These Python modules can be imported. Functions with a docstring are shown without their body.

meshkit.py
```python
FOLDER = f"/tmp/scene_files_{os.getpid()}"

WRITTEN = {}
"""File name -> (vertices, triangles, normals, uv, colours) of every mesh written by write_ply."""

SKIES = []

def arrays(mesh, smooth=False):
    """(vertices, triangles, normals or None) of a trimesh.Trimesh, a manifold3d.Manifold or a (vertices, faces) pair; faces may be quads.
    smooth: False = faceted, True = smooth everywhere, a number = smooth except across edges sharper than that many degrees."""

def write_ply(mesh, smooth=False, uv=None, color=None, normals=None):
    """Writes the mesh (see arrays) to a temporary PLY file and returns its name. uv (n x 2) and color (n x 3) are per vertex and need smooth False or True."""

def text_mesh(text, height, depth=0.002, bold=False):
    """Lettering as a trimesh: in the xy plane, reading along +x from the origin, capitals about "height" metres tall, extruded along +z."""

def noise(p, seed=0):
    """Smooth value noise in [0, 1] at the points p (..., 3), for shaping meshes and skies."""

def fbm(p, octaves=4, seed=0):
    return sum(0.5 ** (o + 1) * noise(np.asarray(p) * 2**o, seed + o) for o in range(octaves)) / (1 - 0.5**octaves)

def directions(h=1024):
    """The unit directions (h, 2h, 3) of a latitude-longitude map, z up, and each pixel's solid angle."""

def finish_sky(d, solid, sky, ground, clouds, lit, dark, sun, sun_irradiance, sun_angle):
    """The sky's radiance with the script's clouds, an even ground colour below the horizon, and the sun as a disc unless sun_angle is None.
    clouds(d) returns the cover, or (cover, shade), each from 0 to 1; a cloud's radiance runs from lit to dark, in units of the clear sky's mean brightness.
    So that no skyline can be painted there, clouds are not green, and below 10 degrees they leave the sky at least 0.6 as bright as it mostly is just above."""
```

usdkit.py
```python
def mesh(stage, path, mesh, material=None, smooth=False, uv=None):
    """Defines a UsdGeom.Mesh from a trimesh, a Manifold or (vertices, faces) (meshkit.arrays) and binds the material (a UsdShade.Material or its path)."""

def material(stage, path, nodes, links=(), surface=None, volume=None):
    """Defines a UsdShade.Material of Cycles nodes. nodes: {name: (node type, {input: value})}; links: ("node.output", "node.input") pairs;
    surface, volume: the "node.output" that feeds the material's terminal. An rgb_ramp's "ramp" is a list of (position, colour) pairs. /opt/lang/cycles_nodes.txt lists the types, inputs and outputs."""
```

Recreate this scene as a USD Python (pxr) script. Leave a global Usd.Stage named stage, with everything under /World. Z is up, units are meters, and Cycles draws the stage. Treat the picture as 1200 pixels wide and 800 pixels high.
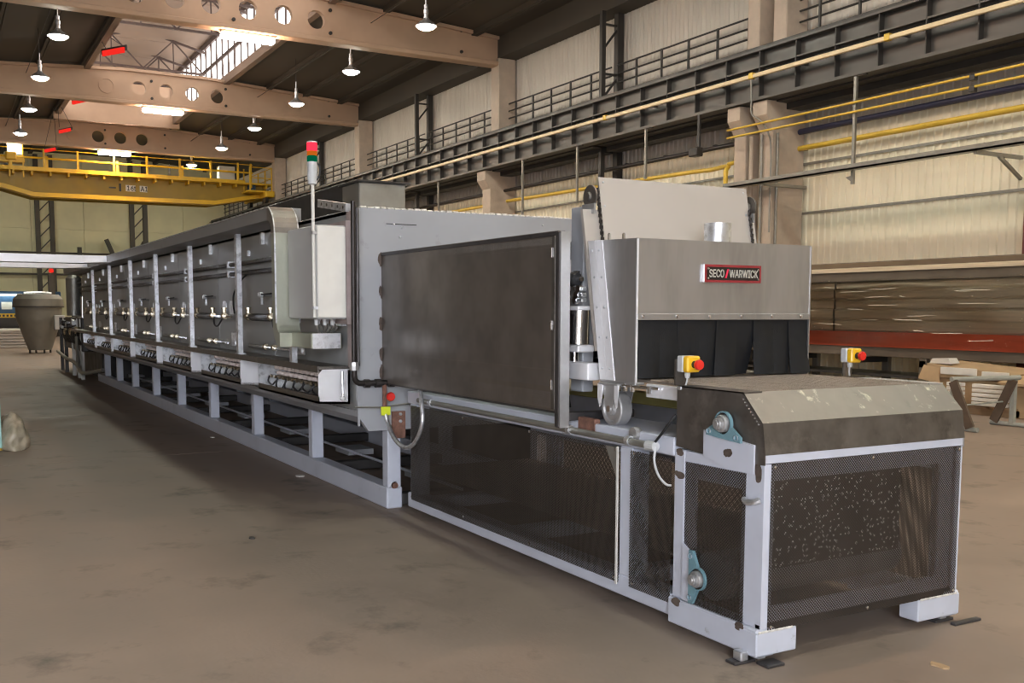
import math, random
import numpy as np, trimesh
from shapely.geometry import Polygon, Point, box as sbox
from shapely.ops import unary_union
from pxr import Usd, UsdGeom, UsdLux, UsdShade, Gf, Sdf
import usdkit, meshkit

random.seed(7)
rng = np.random.default_rng(7)
stage = Usd.Stage.CreateInMemory()
UsdGeom.SetStageUpAxis(stage, UsdGeom.Tokens.z)
UsdGeom.SetStageMetersPerUnit(stage, 1.0)
UsdGeom.Xform.Define(stage, '/World')
UsdGeom.Scope.Define(stage, '/World/Looks')

# ------------------------------------------------------------------ camera, light levels, exposure
YAW, PITCH, ROLL = 0.515253542, 0.0962064200, 0.00289570154
FPX, PYOFF = 1188.5, 77.77
EYE = (2.913, -2.780, 1.400)
EXPOSURE = 1.7
PENDANT_L = 50.0       # radiance of the pendant lamps' bulging lenses
STRIP_L = 42.0         # warm lamps under the roof beams
GLAZING_L = 1.8        # daylight in the lantern's frosted panes
ADDED_GATE_L = 7.4           # radiance of the added fill-light gate, unseen behind the camera
SKY_L = 0.005


def make_camera():
    f = np.array([-math.cos(YAW) * math.cos(PITCH), math.sin(YAW) * math.cos(PITCH), -math.sin(PITCH)])
    r = np.cross(f, [0, 0, 1]); r /= np.linalg.norm(r); u = np.cross(r, f)
    c, s = math.cos(ROLL), math.sin(ROLL)
    r, u = c * r + s * u, -s * r + c * u
    cam = UsdGeom.Camera.Define(stage, '/World/camera')
    m = Gf.Matrix4d(*r, 0, *u, 0, *(-f), 0, *EYE, 1)
    cam.AddTransformOp().Set(m)
    cam.CreateHorizontalApertureAttr(36.0); cam.CreateVerticalApertureAttr(24.0)
    cam.CreateFocalLengthAttr(36.0 * FPX / 1200)
    cam.CreateVerticalApertureOffsetAttr(36.0 * PYOFF / 1200)
    cam.CreateClippingRangeAttr(Gf.Vec2f(0.05, 400))
    cam.CreateExposureAttr(EXPOSURE)


make_camera()
dome = UsdLux.DomeLight.Define(stage, '/World/sky')
dome.CreateIntensityAttr(SKY_L); dome.CreateColorAttr(Gf.Vec3f(0.75, 0.85, 1.0))

# ------------------------------------------------------------------ materials
LOOK = {}


def rough(name, col, r=0.5, metal=0.0, var=0.12, scale=6.0, bump=0.0, bscale=60.0, stretch=(1, 1, 1), spec=0.5, rvar=0.1, spot=None):
    """A procedural paint, metal or stone: base colour and gloss vary with noise, with an optional second colour in blotches (wear of its own shape)."""
    col = np.array(col, float)
    n = {"g": ("geometry", {}), "m": ("mapping", {"scale": stretch}),
         "n": ("noise_texture", {"scale": scale, "detail": 5.0, "roughness": 0.6}),
         "c": ("rgb_ramp", {"ramp": [(0.3, tuple(col * (1 - var))), (0.7, tuple(np.minimum(col * (1 + var), 1)))]}),
         "r": ("map_range", {"from_min": 0.3, "from_max": 0.7, "to_min": max(r - rvar, 0.02), "to_max": min(r + rvar, 1)}),
         "p": ("principled_bsdf", {"metallic": metal, "specular_ior_level": spec})}
    l = [("g.position", "m.vector"), ("m.vector", "n.vector"), ("n.fac", "c.fac"), ("n.fac", "r.value"), ("r.result", "p.roughness")]
    src = "c.color"
    if spot:
        scol, sscale, lo, hi = spot
        n["sn"] = ("noise_texture", {"scale": sscale, "detail": 6.0, "roughness": 0.65})
        n["sr"] = ("map_range", {"from_min": lo, "from_max": hi, "to_min": 0.0, "to_max": 1.0, "clamp": True})
        n["sm"] = ("mix_color", {"b": scol})
        l += [("m.vector", "sn.vector"), ("sn.fac", "sr.value"), ("sr.result", "sm.fac"), ("c.color", "sm.a")]
        src = "sm.result"
    l.append((src, "p.base_color"))
    if bump:
        n["bn"] = ("noise_texture", {"scale": bscale, "detail": 3.0})
        n["b"] = ("bump", {"strength": bump, "distance": 0.01})
        l += [("m.vector", "bn.vector"), ("bn.fac", "b.height"), ("b.normal", "p.normal")]
    LOOK[name] = usdkit.material(stage, '/World/Looks/' + name, n, l, surface="p.BSDF")


def glow(name, col, strength):
    LOOK[name] = usdkit.material(stage, '/World/Looks/' + name, {"e": ("emission", {"color": col, "strength": strength})}, [], surface="e.emission")


def perforated(name, col, pitch, hole, r=0.45, metal=0.6):
    """Steel sheet with a staggered pattern of round holes cut through it."""
    n = {"g": ("geometry", {}), "x": ("separate_xyz", {}), "u": ("math", {"math_type": "add"}),
         "a": ("math", {"math_type": "add"}), "d": ("math", {"math_type": "subtract"}), "k": ("combine_xyz", {"z": 0.0}),
         "v": ("voronoi_texture", {"dimensions": "2D", "feature": "f1", "scale": 1.0 / pitch * 0.7071, "randomness": 0.0}),
         "h": ("math", {"math_type": "less_than", "value2": hole / pitch}),
         "n": ("noise_texture", {"scale": 5.0, "detail": 4.0}),
         "c": ("rgb_ramp", {"ramp": [(0.3, tuple(np.array(col) * 0.8)), (0.7, tuple(np.array(col) * 1.2))]}),
         "p": ("principled_bsdf", {"metallic": metal, "roughness": r}), "t": ("transparent_bsdf", {}), "mix": ("mix_closure", {})}
    l = [("g.position", "x.vector"), ("x.x", "u.value1"), ("x.y", "u.value2"), ("u.value", "a.value1"), ("x.z", "a.value2"),
         ("u.value", "d.value1"), ("x.z", "d.value2"), ("a.value", "k.x"), ("d.value", "k.y"), ("k.vector", "v.vector"),
         ("v.distance", "h.value1"), ("h.value", "mix.fac"), ("g.position", "n.vector"), ("n.fac", "c.fac"), ("c.color", "p.base_color"),
         ("p.BSDF", "mix.closure1"), ("t.BSDF", "mix.closure2")]
    LOOK[name] = usdkit.material(stage, '/World/Looks/' + name, n, l, surface="mix.closure")


rough('concrete_floor', (0.275, 0.215, 0.172), 0.62, 0, 0.16, 0.9, 0.10, 40, spec=0.35, spot=((0.13, 0.11, 0.09), 2.3, 0.56, 0.74))
rough('joint', (0.05, 0.045, 0.04), 0.9)
rough('frame_paint', (0.55, 0.575, 0.65), 0.42, 0, 0.06, 3, spot=((0.27, 0.26, 0.26), 9, 0.66, 0.76))
rough('furnace_paint', (0.28, 0.285, 0.275), 0.42, 0, 0.08, 2)
rough('plate_paint', (0.35, 0.36, 0.38), 0.42, 0, 0.05, 2, spot=((0.28, 0.28, 0.29), 5, 0.62, 0.72))
rough('weld', (0.72, 0.7, 0.66), 0.5, 0.3, 0.3, 30, 0.4, 80)
rough('primer', (0.36, 0.29, 0.27), 0.6, 0, 0.2, 8)
rough('galvanised', (0.72, 0.74, 0.77), 0.36, 0.85, 0.08, 18)
rough('galvanised_dull', (0.33, 0.32, 0.29), 0.45, 0.7, 0.1, 10)
rough('olive_galvanised', (0.4, 0.41, 0.33), 0.45, 0.5, 0.08, 10)
rough('stainless', (0.475, 0.47, 0.47), 0.34, 0.8, 0.06, 3, 0.05, 9, stretch=(1, 1, 0.25), rvar=0.07)
rough('bright_sheet', (0.86, 0.86, 0.88), 0.38, 0.3, 0.04, 3, rvar=0.05)
rough('cream_sheet', (0.47, 0.425, 0.38), 0.45, 0.15, 0.03, 2)
rough('chrome', (0.8, 0.8, 0.82), 0.15, 1.0, 0.03)
rough('oily_steel', (0.17, 0.155, 0.14), 0.42, 0.75, 0.25, 7, spot=((0.3, 0.28, 0.25), 4, 0.55, 0.75))
rough('cover_top', (0.26, 0.235, 0.205), 0.45, 0.6, 0.12, 9, spot=((0.62, 0.57, 0.45), 14, 0.6, 0.72))
rough('dark_frame', (0.075, 0.07, 0.07), 0.4, 0.5, 0.15, 6)
rough('rust', (0.2, 0.1, 0.07), 0.8, 0.1, 0.4, 25)
rough('scorch', (0.1, 0.075, 0.06), 0.8, 0.1, 0.5, 25)
rough('mesh_belt', (0.36, 0.31, 0.26), 0.42, 0.85, 0.2, 20, 0.6, 320)
rough('black_cloth', (0.004, 0.0045, 0.006), 0.65, 0, 0.3, 10, 0.15, 200)
rough('black_iron', (0.035, 0.03, 0.028), 0.4, 0.5, 0.2, 15)
rough('rubber', (0.015, 0.015, 0.016), 0.6)
rough('brass', (0.58, 0.5, 0.36), 0.28, 1.0, 0.15, 20)
rough('ceramic', (0.78, 0.66, 0.6), 0.35, 0.1, 0.1, 20)
rough('cast_iron', (0.42, 0.415, 0.41), 0.45, 0.6, 0.12, 14)
rough('teal_paint', (0.15, 0.27, 0.31), 0.45, 0, 0.15, 12)
rough('estop_yellow', (0.85, 0.50, 0.02), 0.35, 0, 0.03)
rough('estop_red', (0.75, 0.03, 0.02), 0.3, 0, 0.03)
rough('grey_plastic', (0.55, 0.56, 0.56), 0.45, 0, 0.03)
rough('cabinet_grey', (0.45, 0.445, 0.43), 0.42, 0, 0.03, 2)
rough('sign_red', (0.3, 0.03, 0.035), 0.4, 0, 0.1)
rough('sign_black', (0.02, 0.014, 0.012), 0.4)
rough('sign_letter', (0.62, 0.6, 0.54), 0.35, 0.4, 0.08, 30)
rough('sign_slash', (0.75, 0.03, 0.08), 0.4)
rough('tag_yellow', (0.75, 0.85, 0.03), 0.5, 0, 0.03)
rough('olive_paint', (0.3, 0.26, 0.09), 0.5, 0, 0.1)
rough('concrete_column', (0.50, 0.41, 0.33), 0.75, 0, 0.12, 3, 0.15, 30)
rough('beam_paint', (0.5, 0.345, 0.24), 0.6, 0, 0.06, 1.5)
rough('girder_steel', (0.085, 0.08, 0.074), 0.45, 0.2, 0.2, 1.5, stretch=(0.3, 1, 2))
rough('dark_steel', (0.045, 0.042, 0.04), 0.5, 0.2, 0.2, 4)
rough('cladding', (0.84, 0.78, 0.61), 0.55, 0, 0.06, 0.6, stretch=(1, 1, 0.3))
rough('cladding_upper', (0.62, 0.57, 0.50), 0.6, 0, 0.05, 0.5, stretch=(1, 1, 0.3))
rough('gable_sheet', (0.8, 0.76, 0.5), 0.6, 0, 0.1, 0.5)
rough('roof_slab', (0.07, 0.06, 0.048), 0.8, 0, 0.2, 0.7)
rough('shade_strip_sheet', (0.47, 0.42, 0.37), 0.55, 0, 0.08, 0.8)  # darker wall sheeting, with the crane girder's shadow put into its colour
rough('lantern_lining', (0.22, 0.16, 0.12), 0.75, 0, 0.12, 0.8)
rough('crane_yellow', (0.68, 0.42, 0.02), 0.45, 0, 0.1, 1.5)
rough('crane_web', (0.34, 0.225, 0.025), 0.5, 0, 0.12, 1.5)
rough('pipe_yellow', (0.72, 0.48, 0.06), 0.4, 0, 0.06)
rough('pipe_blue', (0.03, 0.035, 0.08), 0.4, 0, 0.1)
rough('busbar_cream', (0.72, 0.58, 0.36), 0.45, 0, 0.1, 2)
rough('bundle', (0.66, 0.55, 0.4), 0.4, 0.0, 0.14, 1.6, 0.3, 5, stretch=(0.35, 3, 9))
rough('film_glint', (0.78, 0.72, 0.6), 0.15, 0, 0.05)  # pale opaque folds drawn in place of glints on the clear film
rough('bundle_dark', (0.15, 0.125, 0.095), 0.5, 0, 0.15, 2)
rough('brown_fold', (0.15, 0.108, 0.07), 0.7, 0, 0.12, 2)
rough('aisle_wall', (0.2, 0.18, 0.15), 0.8)
rough('tray_side', (0.26, 0.255, 0.245), 0.42, 0.3, 0.15, 3)
rough('red_beam', (0.78, 0.13, 0.05), 0.4, 0, 0.08, 2, 0.25, 5, stretch=(0.5, 3, 6))
rough('trestle_paint', (0.36, 0.37, 0.33), 0.5, 0, 0.1, 8)
rough('trestle_brown', (0.12, 0.085, 0.06), 0.6, 0, 0.2, 8)
rough('cardboard', (0.46, 0.32, 0.18), 0.8, 0, 0.1, 4)
rough('paper', (0.74, 0.72, 0.66), 0.7, 0, 0.05)
rough('wood', (0.36, 0.24, 0.14), 0.75, 0, 0.2, 3, stretch=(0.5, 6, 6))
rough('pot_steel', (0.2, 0.188, 0.16), 0.5, 0.2, 0.15, 2.5)
rough('press_blue', (0.03, 0.09, 0.19), 0.45, 0, 0.1)
rough('sheet_steel', (0.42, 0.37, 0.31), 0.4, 0.6, 0.25, 3, stretch=(0.3, 0.3, 30))
rough('teal_edge', (0.35, 0.62, 0.57), 0.5)
rough('plastic_sheet', (0.5, 0.44, 0.33), 0.25, 0, 0.2, 6, 0.5, 12)
rough('mullion', (0.06, 0.04, 0.035), 0.6)
rough('gable_post', (0.09, 0.08, 0.065), 0.6)
rough('maroon_post', (0.2, 0.06, 0.045), 0.6)
perforated('perforated', (0.085, 0.072, 0.062), 0.0095, 0.0031)
perforated('perforated_fine', (0.235, 0.205, 0.18), 0.006, 0.0015, 0.36, 0.7)
LOOK['stretch_film'] = usdkit.material(stage, '/World/Looks/stretch_film', {
    "g": ("geometry", {}), "m": ("mapping", {"scale": (0.7, 4, 9)}), "n": ("noise_texture", {"scale": 3.0, "detail": 4.0, "distortion": 0.6}),
    "b": ("bump", {"strength": 1.0, "distance": 0.12}), "t": ("transparent_bsdf", {"color": (1.0, 1.0, 0.99)}), "s": ("glossy_bsdf", {"roughness": 0.07, "color": (0.9, 0.85, 0.75)}),
    "f": ("fresnel", {"IOR": 1.5}), "x": ("mix_closure", {})},
    [("g.position", "m.vector"), ("m.vector", "n.vector"), ("n.fac", "b.height"), ("b.normal", "s.normal"), ("f.fac", "x.fac"), ("t.BSDF", "x.closure1"), ("s.BSDF", "x.closure2")], surface="x.closure")
LOOK['belt_light_dots'] = usdkit.material(stage, '/World/Looks/belt_light_dots', {  # pale dots stand for light speckling through the holes, painted on the belt
    "g": ("geometry", {}), "v": ("voronoi_texture", {"feature": "f1", "scale": 46.0, "randomness": 0.55}), "k": ("math", {"math_type": "less_than", "value2": 0.3}),
    "c": ("mix_color", {"a": (0.1, 0.085, 0.07), "b": (0.95, 0.93, 0.88)}), "p": ("principled_bsdf", {"roughness": 0.4, "metallic": 0.2})},
    [("g.position", "v.vector"), ("v.distance", "k.value1"), ("k.value", "c.fac"), ("c.result", "p.base_color")], surface="p.BSDF")
glow('pendant_glow', (0.96, 1.0, 0.86), PENDANT_L)
glow('strip_glow', (1.0, 0.66, 0.45), STRIP_L)
glow('pane_glow', (1.0, 0.92, 0.86), GLAZING_L)
glow('added_gate_glow', (0.88, 0.91, 1.0), ADDED_GATE_L)
glow('heater_glow', (1.0, 0.03, 0.02), 0.28)
glow('lamp_red', (1.0, 0.02, 0.04), 0.8)
glow('lamp_amber', (1.0, 0.22, 0.02), 0.16)
glow('lamp_green', (0.0, 0.3, 0.14), 0.1)
glow('tube_white', (0.85, 1.0, 0.95), 5.0)
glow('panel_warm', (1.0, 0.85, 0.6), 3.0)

# ------------------------------------------------------------------ mesh and prim helpers
USED = {}


def numbered(parent, name):
    k = (parent, name)
    USED[k] = USED.get(k, -1) + 1
    return name if USED[k] == 0 else '%s_%03d' % (name, USED[k])


class Part:
    """Collects shapes in world metres; build() makes them one Mesh prim."""
    def __init__(s): s.m = []

    def add(s, m): s.m.append(m); return s

    def box(s, lo, hi, c=0.0):
        lo, hi = np.minimum(lo, hi).astype(float), np.maximum(lo, hi).astype(float)
        if c <= 0:
            s.m.append(trimesh.creation.box(bounds=[lo, hi]))
        else:
            c = min(c, 0.45 * (hi - lo).min())
            p = []
            for k in range(3):
                a, b = lo + c, hi - c
                a[k], b[k] = lo[k], hi[k]
                p += [[(a, b)[i][0], (a, b)[j][1], (a, b)[l][2]] for i in (0, 1) for j in (0, 1) for l in (0, 1)]
            s.m.append(trimesh.convex.convex_hull(np.array(p)))
        return s

    def tube(s, pts, r, n=10, closed=True):
        p = np.array(pts, float)
        t = np.gradient(p, axis=0) if len(p) > 2 else np.repeat([p[1] - p[0]], 2, 0)
        t /= np.linalg.norm(t, axis=1, keepdims=True) + 1e-12
        ref = np.array([0, 0, 1.0]) if abs(t[0][2]) < 0.9 else np.array([1.0, 0, 0])
        rings, a = [], None
        for i in range(len(p)):
            a = np.cross(t[i], ref) if a is None else a - t[i] * (a @ t[i])
            a /= np.linalg.norm(a); b = np.cross(t[i], a)
            ang = np.arange(n) * 2 * np.pi / n
            rr = r[i] if np.ndim(r) else r
            rings.append(p[i] + rr * (np.cos(ang)[:, None] * a + np.sin(ang)[:, None] * b))
        v = np.vstack(rings); f = []
        for i in range(len(p) - 1):
            for j in range(n):
                q = [i * n + j, i * n + (j + 1) % n, (i + 1) * n + (j + 1) % n, (i + 1) * n + j]
                f += [[q[0], q[1], q[2]], [q[0], q[2], q[3]]]
        if closed:
            v = np.vstack([v, p[0], p[-1]]); k = len(v) - 2
            for j in range(n):
                f += [[k, (j + 1) % n, j], [k + 1, (len(p) - 1) * n + j, (len(p) - 1) * n + (j + 1) % n]]
        s.m.append(trimesh.Trimesh(v, f, process=False)); return s

    def lathe(s, prof, axis='z', at=(0, 0, 0), n=24):
        """prof: (radius, height) pairs turned about an axis through at."""
        prof = np.array(prof, float)
        ang = np.arange(n) * 2 * np.pi / n
        v = np.vstack([np.c_[r * np.cos(ang), r * np.sin(ang), np.full(n, h)] for r, h in prof]); f = []
        for i in range(len(prof) - 1):
            for j in range(n):
                q = [i * n + j, i * n + (j + 1) % n, (i + 1) * n + (j + 1) % n, (i + 1) * n + j]
                f += [[q[0], q[1], q[2]], [q[0], q[2], q[3]]]
        if axis == 'x': v = v[:, [2, 0, 1]]
        if axis == 'y': v = v[:, [1, 2, 0]]
        s.m.append(trimesh.Trimesh(v + np.array(at), f, process=False)); return s

    def prism(s, poly, plane, lo, hi):
        """A polygon in the plane 'xz', 'yz' or 'xy', extruded from lo to hi along the remaining axis."""
        P = poly if hasattr(poly, 'exterior') else Polygon(poly)
        m = trimesh.creation.extrude_polygon(P, hi - lo, engine='earcut')
        v = np.array(m.vertices); v[:, 2] += lo
        order = {'xy': [0, 1, 2], 'xz': [0, 2, 1], 'yz': [2, 0, 1]}[plane]
        m2 = trimesh.Trimesh(v[:, order], m.faces[:, ::-1] if plane == 'xz' else m.faces, process=False)
        s.m.append(m2); return s

    def hull(s, pts):
        s.m.append(trimesh.convex.convex_hull(np.array(pts, float))); return s

    def bar(s, a, b, w, h, up=(0, 0, 1)):
        """A rectangular bar from a to b, w wide across and h along 'up'."""
        a, b = np.array(a, float), np.array(b, float); t = (b - a) / np.linalg.norm(b - a)
        x = np.cross(t, up); x /= np.linalg.norm(x); y = np.cross(x, t)
        s.m.append(trimesh.convex.convex_hull(np.array([p + i * x * w / 2 + j * y * h / 2 for p in (a, b) for i in (-1, 1) for j in (-1, 1)])))
        return s

    def build(s, name, mat, parent='/World', label=None, smooth=False, kind=None):
        at = ORIGIN.get(parent, np.zeros(3))
        m = trimesh.util.concatenate(s.m) if len(s.m) > 1 else s.m[0]
        v = np.array(m.vertices) - at
        path = parent + '/' + numbered(parent, name)
        pr = usdkit.mesh(stage, path, (v, np.array(m.faces)), LOOK[mat], smooth=smooth).GetPrim()
        if smooth is False: UsdGeom.Mesh(pr).CreateDoubleSidedAttr(True)
        ORIGIN[path] = at
        if label: pr.SetCustomDataByKey('label', label)
        if kind: pr.SetCustomDataByKey('kind', kind)
        return path


ORIGIN, BASE = {}, {}


def tag(path, label, cat, group=None, kind=None):
    p = stage.GetPrimAtPath(path)
    for k, x in (('label', label), ('category', cat), ('group', group), ('kind', kind)):
        if x: p.SetCustomDataByKey(k, x)
    return path


def thing(name, label, cat, at=(0, 0, 0), group=None):
    path = '/World/' + numbered('/World', name)
    x = UsdGeom.Xform.Define(stage, path); x.AddTranslateOp().Set(Gf.Vec3d(*map(float, at)))
    ORIGIN[path] = np.array(at, float); BASE[path] = name
    return tag(path, label, cat, group)


def struct(name, label=None):
    path = '/World/' + numbered('/World', name)
    x = UsdGeom.Xform.Define(stage, path); ORIGIN[path] = np.zeros(3)
    x.GetPrim().SetCustomDataByKey('kind', 'structure')
    if label: x.GetPrim().SetCustomDataByKey('label', label)
    return path


def dup(path, at, label, cat, group=None):
    new = '/World/' + numbered('/World', BASE[path])
    x = UsdGeom.Xform.Define(stage, new)
    x.GetPrim().GetReferences().AddInternalReference(path)
    x.GetPrim().SetInstanceable(True)
    x.GetPrim().GetAttribute('xformOp:translate').Set(Gf.Vec3d(*map(float, at)))
    return tag(new, label, cat, group)


def arc(c, r, a0, a1, plane='xz', n=8, other=0.0):
    out = []
    for a in np.linspace(math.radians(a0), math.radians(a1), n):
        u, v = c[0] + r * math.cos(a), c[1] + r * math.sin(a)
        out.append({'xz': (u, other, v), 'yz': (other, u, v), 'xy': (u, v, other)}[plane])
    return out


def smoothline(pts, n=6):
    """Catmull-Rom through the points."""
    p = np.array(pts, float); q = np.vstack([2 * p[0] - p[1], p, 2 * p[-1] - p[-2]]); out = []
    for i in range(1, len(q) - 2):
        for t in np.linspace(0, 1, n, endpoint=False):
            out.append(0.5 * (2 * q[i] + (q[i + 1] - q[i - 1]) * t + (2 * q[i - 1] - 5 * q[i] + 4 * q[i + 1] - q[i + 2]) * t**2 + (3 * q[i] - q[i - 1] - 3 * q[i + 1] + q[i + 2]) * t**3))
    return out + [p[-1]]


# ================================================================== THE HALL
WY = 13.15                                   # inner face of the right wall
XB, XF = -60.8, 8.0                         # far gable, gable behind the camera
BAYS = [-60.6, -48.8, -37.0, -25.2, -13.4, -1.6]

# floor: slabs with open joints over a dark bed
fl = struct('floor', 'worn grey brown concrete floor of the hall')
Part().box((XB - 1, -9.3, -0.2), (XF + 1, WY + 0.3, -0.012)).build('joint_filler', 'joint', fl)
fx = [XB - 0.5, -47, -35, -23, -17.2, -11.55, -7.15, 1.5, 9, XF + 0.5]
for a, b in zip(fx, fx[1:]):
    for y0, y1 in ((-9.2, -4.6), (-4.6, 6.9), (6.9, WY + 0.2)):
        Part().box((a + 0.004, y0 + 0.004, -0.1), (b - 0.004, y1 - 0.004, 0.0)).build('floor_slab', 'concrete_floor', fl)


def ribbed(x0, x1, z0, z1, y, pitch=0.2, d=0.03):
    """Trapezoidal sheeting in the plane y, ribs towards the room (-y)."""
    xs, ys, x = [], [], x0
    while x < x1:
        for dx, dy in ((0, 0), (0.45, 0), (0.55, -d), (0.9, -d)):
            xs.append(x + dx * pitch); ys.append(y + dy)
        x += pitch
    xs.append(x); ys.append(y); n = len(xs)
    v = np.vstack([np.c_[xs, ys, np.full(n, z0)], np.c_[xs, ys, np.full(n, z1)]])
    i = np.arange(n - 1)
    f = np.vstack([np.c_[i, i + 1, n + i + 1], np.c_[i, n + i + 1, n + i]])
    p = Part(); p.m.append(trimesh.Trimesh(v, f, process=False))
    p.box((x0, y + 0.02, z0), (x1, y + 0.12, z1))
    return p


wr = struct('wall_right', 'ribbed cream wall sheeting along the right side of the hall')
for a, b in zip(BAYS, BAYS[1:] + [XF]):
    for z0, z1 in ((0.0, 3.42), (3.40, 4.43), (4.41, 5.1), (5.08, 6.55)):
        ribbed(a, b, z0, z1, WY + (0.0 if z0 in (0.0, 4.41) else 0.012), 0.17).build('wall_sheet', 'cladding' if z0 < 5 else 'shade_strip_sheet', wr)
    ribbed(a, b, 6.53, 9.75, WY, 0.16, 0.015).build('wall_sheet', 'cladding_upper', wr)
for z in (3.42, 4.43):
    Part().box((XB, WY - 0.05, z - 0.02), (XF, WY - 0.032, z + 0.03)).build('trim_1' if z < 4 else 'trim_2', 'galvanised_dull', kind='structure')

wb = struct('wall_back', 'olive lit far gable of the hall with dark steel posts')
for k in range(8):
    y0 = -9 + k * 2.78
    Part().box((XB - 0.15, y0, 0), (XB, y0 + 2.765, 5.9)).build('wall_panel', 'gable_sheet', wb)
    Part().box((XB - 0.15, y0, 5.91), (XB, y0 + 2.765, 12)).build('wall_panel', 'gable_sheet', wb)
for y in (2.45, 7.5):                         # paired gable posts with lacing
    g = struct('trim_3', 'dark steel gable post with lacing on the far wall')
    for o in (0.0, 0.75):
        Part().box((XB, y - 0.12 + o, 0), (XB + 0.3, y + 0.12 + o, 10)).build('post', 'gable_post', g)
    for k in range(12):
        z = 0.4 + k * 0.72
        Part().bar((XB + 0.2, y + 0.1, z), (XB + 0.2, y + 0.65, z + 0.6), 0.06, 0.05, up=(1, 0, 0)).build('lacing_bar', 'gable_post', g)
for z in (3.35, 4.1, 4.55):
    Part().box((XB + 0.02, -9, z - 0.05), (XB + 0.22, 13, z + 0.05)).build('trim_4', 'gable_post', kind='structure')
for a, b in (((6.0, 5.4), (6.6, 3.9)), ((8.1, 5.3), (7.3, 3.8)), ((4.55, 3.7), (4.55, 4.9)), ((9.4, 3.9), (9.4, 4.6))):
    Part().bar((XB + 0.5, *a), (XB + 0.5, *b), 0.22, 0.22, up=(1, 0, 0)).build('trim_5', 'gable_post', kind='structure')

wl = struct('wall_left', 'plain wall beyond the left aisle')
Part().box((XB - 0.2, -9.2, 0), (XF + 0.2, -9.0, 12)).build('wall_panel', 'aisle_wall', wl)
wf = struct('wall_front', 'gable behind the camera')
Part().box((XF, -9.2, 0), (XF + 0.15, WY + 0.2, 12)).build('wall_panel', 'cladding_upper', wf)
w = struct('door_1', 'added glowing gate, an unseen fill light behind the camera')
for k in range(5):                            # glowing leaves of the added fill-light gate, in a steel frame
    y0 = -8.6 + k * 1.1
    Part().box((XF - 0.06, y0 + 0.04, 0.9), (XF - 0.02, y0 + 1.06, 4.4)).build('pane', 'added_gate_glow', w)
    Part().box((XF - 0.08, y0 + 0.04, 0.05), (XF - 0.02, y0 + 1.06, 0.9)).build('kick_panel', 'galvanised_dull', w)
for k in range(6):
    Part().box((XF - 0.1, -8.64 + k * 1.1, 0), (XF, -8.56 + k * 1.1, 4.5)).build('stile', 'mullion', w)
for z in (0.88, 2.6, 4.4):
    Part().box((XF - 0.09, -8.64, z - 0.04), (XF, -3.06, z + 0.04)).build('rail', 'mullion', w)

# roof: ribbed slabs either side of the lantern
cl = struct('ceiling', 'dark ribbed concrete roof slabs')
L0, L1 = 2.3, 7.25                            # the lantern's opening
LEND = -46.5


def roofz(y):
    return 10.15 - 0.085 * (abs(y - 4.8) - 2.4) if abs(y - 4.8) > 2.4 else 10.15


def slab(x0, x1, y0, y1):
    z0, z1 = roofz(y0), roofz(y1)
    p = Part()
    p.hull([(x, y, z + d) for x in (x0, x1) for y, z in ((y0, z0), (y1, z1)) for d in (0.0, 0.12)])
    for y, z, s in ((y0, z0, 1), (y1, z1, -1)):
        p.hull([(x, yy, z + d) for x in (x0 + 0.02, x1 - 0.02) for yy in (y, y + s * 0.09) for d in (-0.14, 0.05)])
    p.build('roof_slab', 'roof_slab', cl)


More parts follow.
